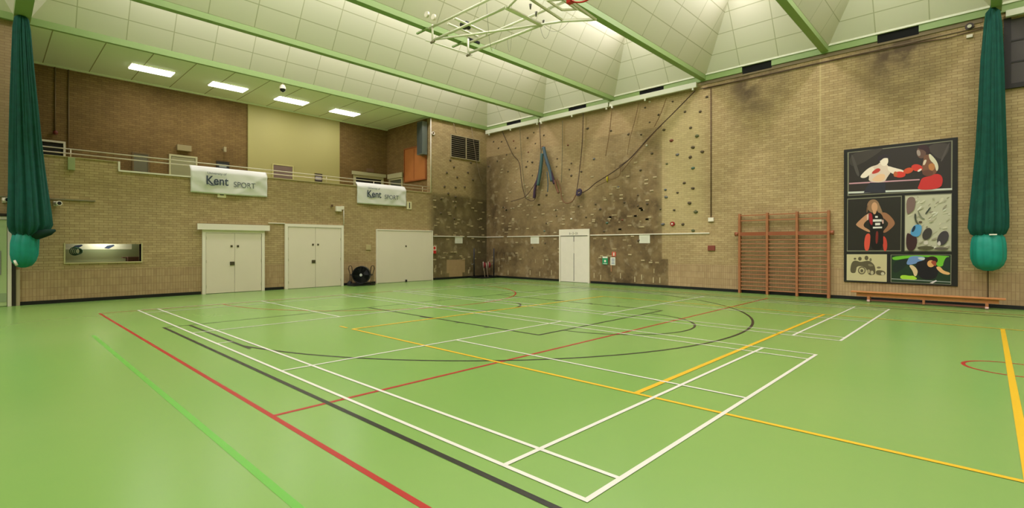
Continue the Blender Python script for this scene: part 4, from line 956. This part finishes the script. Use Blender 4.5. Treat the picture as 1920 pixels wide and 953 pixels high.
r = net(18.78, -.45, 0, [(7.86,.02,0,0),(7.72,.05,0,0),(7.62,.12,0,0),(7.3,.15,0,0),(6.4,.19,-.02,0),(5.2,.22,-.03,0),(4.0,.255,-.04,0),(3.0,.30,-.06,0),(2.4,.335,-.07,0),(2.1,.345,-.08,0),(1.94,.30,-.08,0),(1.86,.2,-.08,0)],
    [(1.95,.24,-.08,0),(1.84,.30,-.08,0),(1.7,.325,-.08,0),(1.5,.335,-.08,0),(1.3,.33,-.08,0),(1.14,.28,-.08,0),(1.04,.2,-.08,0),(.99,.08,-.08,0)], 'green dividing net gathered into a tall column by the right wall, lighter bag below', 1.0, 2.)
MB().tube([(18.70, -.45, 1.0), (18.70, -.30, .8), (18.70, -.22, .4), (18.70, -.20, .10)], .014, 6).build('drop_cord', mat('cord_brown', (76, 60, 36), .8), r)
MB().box(18.72, -.80, 1.90, 18.86, -.77, 1.93).build('white_clip', WHITE, r)

# ------------------------------------------------------------------ roof-hung basketball goal, folded up
r = root('basketball_goal', (9.8, -9.25, 7.1), 'white tubular roof-hung basketball goal folded up under the roof beams', 'basketball goal')
TB = mat('goal_tube_white', (226, 224, 200), .4); TD = mat('goal_black', (30, 30, 28), .5)
def tb(name, pts, rr=.03, m=TB): return MB().tube(pts, rr, 10).build(name, m, r)
zA, zB = 7.33, 7.33
tb('swing_arm', [(7.9,-10.0,7.28), (10.55,-9.9,zB)], .035); tb('swing_arm', [(7.98,-8.68,7.28), (10.55,-8.55,zB)], .035)
tb('diagonal_brace', [(7.95,-9.98,7.30), (10.52,-8.58,zB)], .028)
tb('cross_tube', [(10.55,-9.92,zB), (10.55,-8.53,zB)], .045); tb('cross_tube', [(7.78,-10.15,7.28), (7.95,-8.55,7.26)], .018)
tb('top_rail', [(7.75,-10.0,7.66), (11.3,-9.95,7.68)], .035); tb('top_rail', [(7.75,-8.55,7.66), (11.3,-8.55,7.68)], .035)
for y in (-10.0, -8.66):
    tb('pivot_hanger', [(7.9,y,7.72), (7.9,y,7.24)], .028)
    tb('foot_bolt', [(7.84,y,7.24), (7.98,y,7.24)], .035, mat('bolt_grey', (150, 140, 120), .4, .5))
    MB().box(7.2, y-.03, 7.66, 7.72, y+.03, 7.70).build('beam_clamp', BEAM, r)
tb('winch_bar', [(8.62,-9.85,7.72), (8.60,-8.55,7.70)], .035); tb('winch_bar', [(8.25,-9.75,7.72), (8.25,-8.6,7.70)], .03)
MB().box(8.36, -9.40, 7.66, 8.62, -9.22, 7.80).build('winch_motor', TD, r, bevel=.02)
MB().tube([(8.48,-9.46,7.72),(8.48,-9.16,7.72)], .065, 16).build('winch_drum', TD, r)
for y in (-10.35, -10.12): MB().tube([(8.1, y-.03, 7.82), (8.1, y+.03, 7.82)], .08, 14).build('pulley', WHITE, r)
tb('board_arm', [(10.55,-8.6,zB), (11.1,-8.4,7.30), (11.95,-8.3,7.10)], .028); tb('board_arm', [(10.55,-9.85,zB), (11.1,-10.05,7.34), (11.9,-10.1,7.2)], .028)
# backboard (white sheet with target rectangle) slightly tilted
bc = [Vector(p) for p in ((11.08,-8.36,7.34), (12.02,-8.25,7.10), (12.02,-10.05,7.24), (11.08,-10.16,7.48))]
nb = (bc[1]-bc[0]).cross(bc[3]-bc[0]).normalized()
if nb.z > 0: nb = -nb
def bq(a, b): return bc[0]+(bc[1]-bc[0])*a+(bc[3]-bc[0])*b
def plate(m, a0, a1, b0, b1, d0, d1, mi=0):
    lo = [bq(a0,b0)+nb*d0, bq(a1,b0)+nb*d0, bq(a1,b1)+nb*d0, bq(a0,b1)+nb*d0]; hi = [p+nb*(d1-d0) for p in lo]
    m.face(hi, mi); m.face(lo[::-1], mi)
    for i in range(4): m.face([lo[i], lo[(i+1) % 4], hi[(i+1) % 4], hi[i]], mi)
bb = MB(); plate(bb, 0, 1, 0, 1, 0, .012); bo = bb.build('backboard', mat('backboard_clear', (236, 234, 226), .2, alpha=.22), r)
fr = MB(); LNM = mat('board_line', (190, 186, 150), .5)
for q in ((0,1,0,.03),(0,1,.97,1),(0,.05,.03,.97),(.95,1,.03,.97),(.42,.46,.34,.66),(.84,.88,.34,.66),(.46,.84,.34,.36),(.46,.84,.64,.66)): plate(fr, *q, -.02, .028)
fr.build('board_lines', LNM, bo)
hc = bq(.9, .5)+nb*.0
hub = bq(.86, .56)
MB().torus((12.36, -9.45, 7.09), (1,0,0), (0,1,0), .215, .02, 28, 8).build('rim', RED, r)
MB().box(12.03, -9.50, 7.06, 12.15, -9.38, 7.18).build('rim_bracket', RED, r)
# sagging wires
def sag(p, q, d):
    p = Vector(p); q = Vector(q); return [p.lerp(q, t)-Vector((0,0,4*d*t*(1-t))) for t in [i/12 for i in range(13)]]
for a, b, d in (((10.55,-8.6,7.3),(10.75,-8.4,7.32),.34), ((9.9,-9.9,7.66),(8.9,-8.6,7.2),.5), ((9.4,-8.6,7.35),(9.5,-8.5,7.66),.55), ((10.6,-8.5,7.3),(11.3,-8.1,7.6),.3)):
    MB().tube(sag(a, b, d), .005, 5).build('wire', mat('wire_grey', (150, 148, 126), .5), r)
for x, y in ((10.9,-9.4),(10.75,-9.0),(10.58,-8.5)):
    MB().tube([(x,y,7.46),(x,y,7.34)], [.035,.015], 8).build('pulley_hook', mat('hook_grey', (110, 108, 94), .4, .5), r)
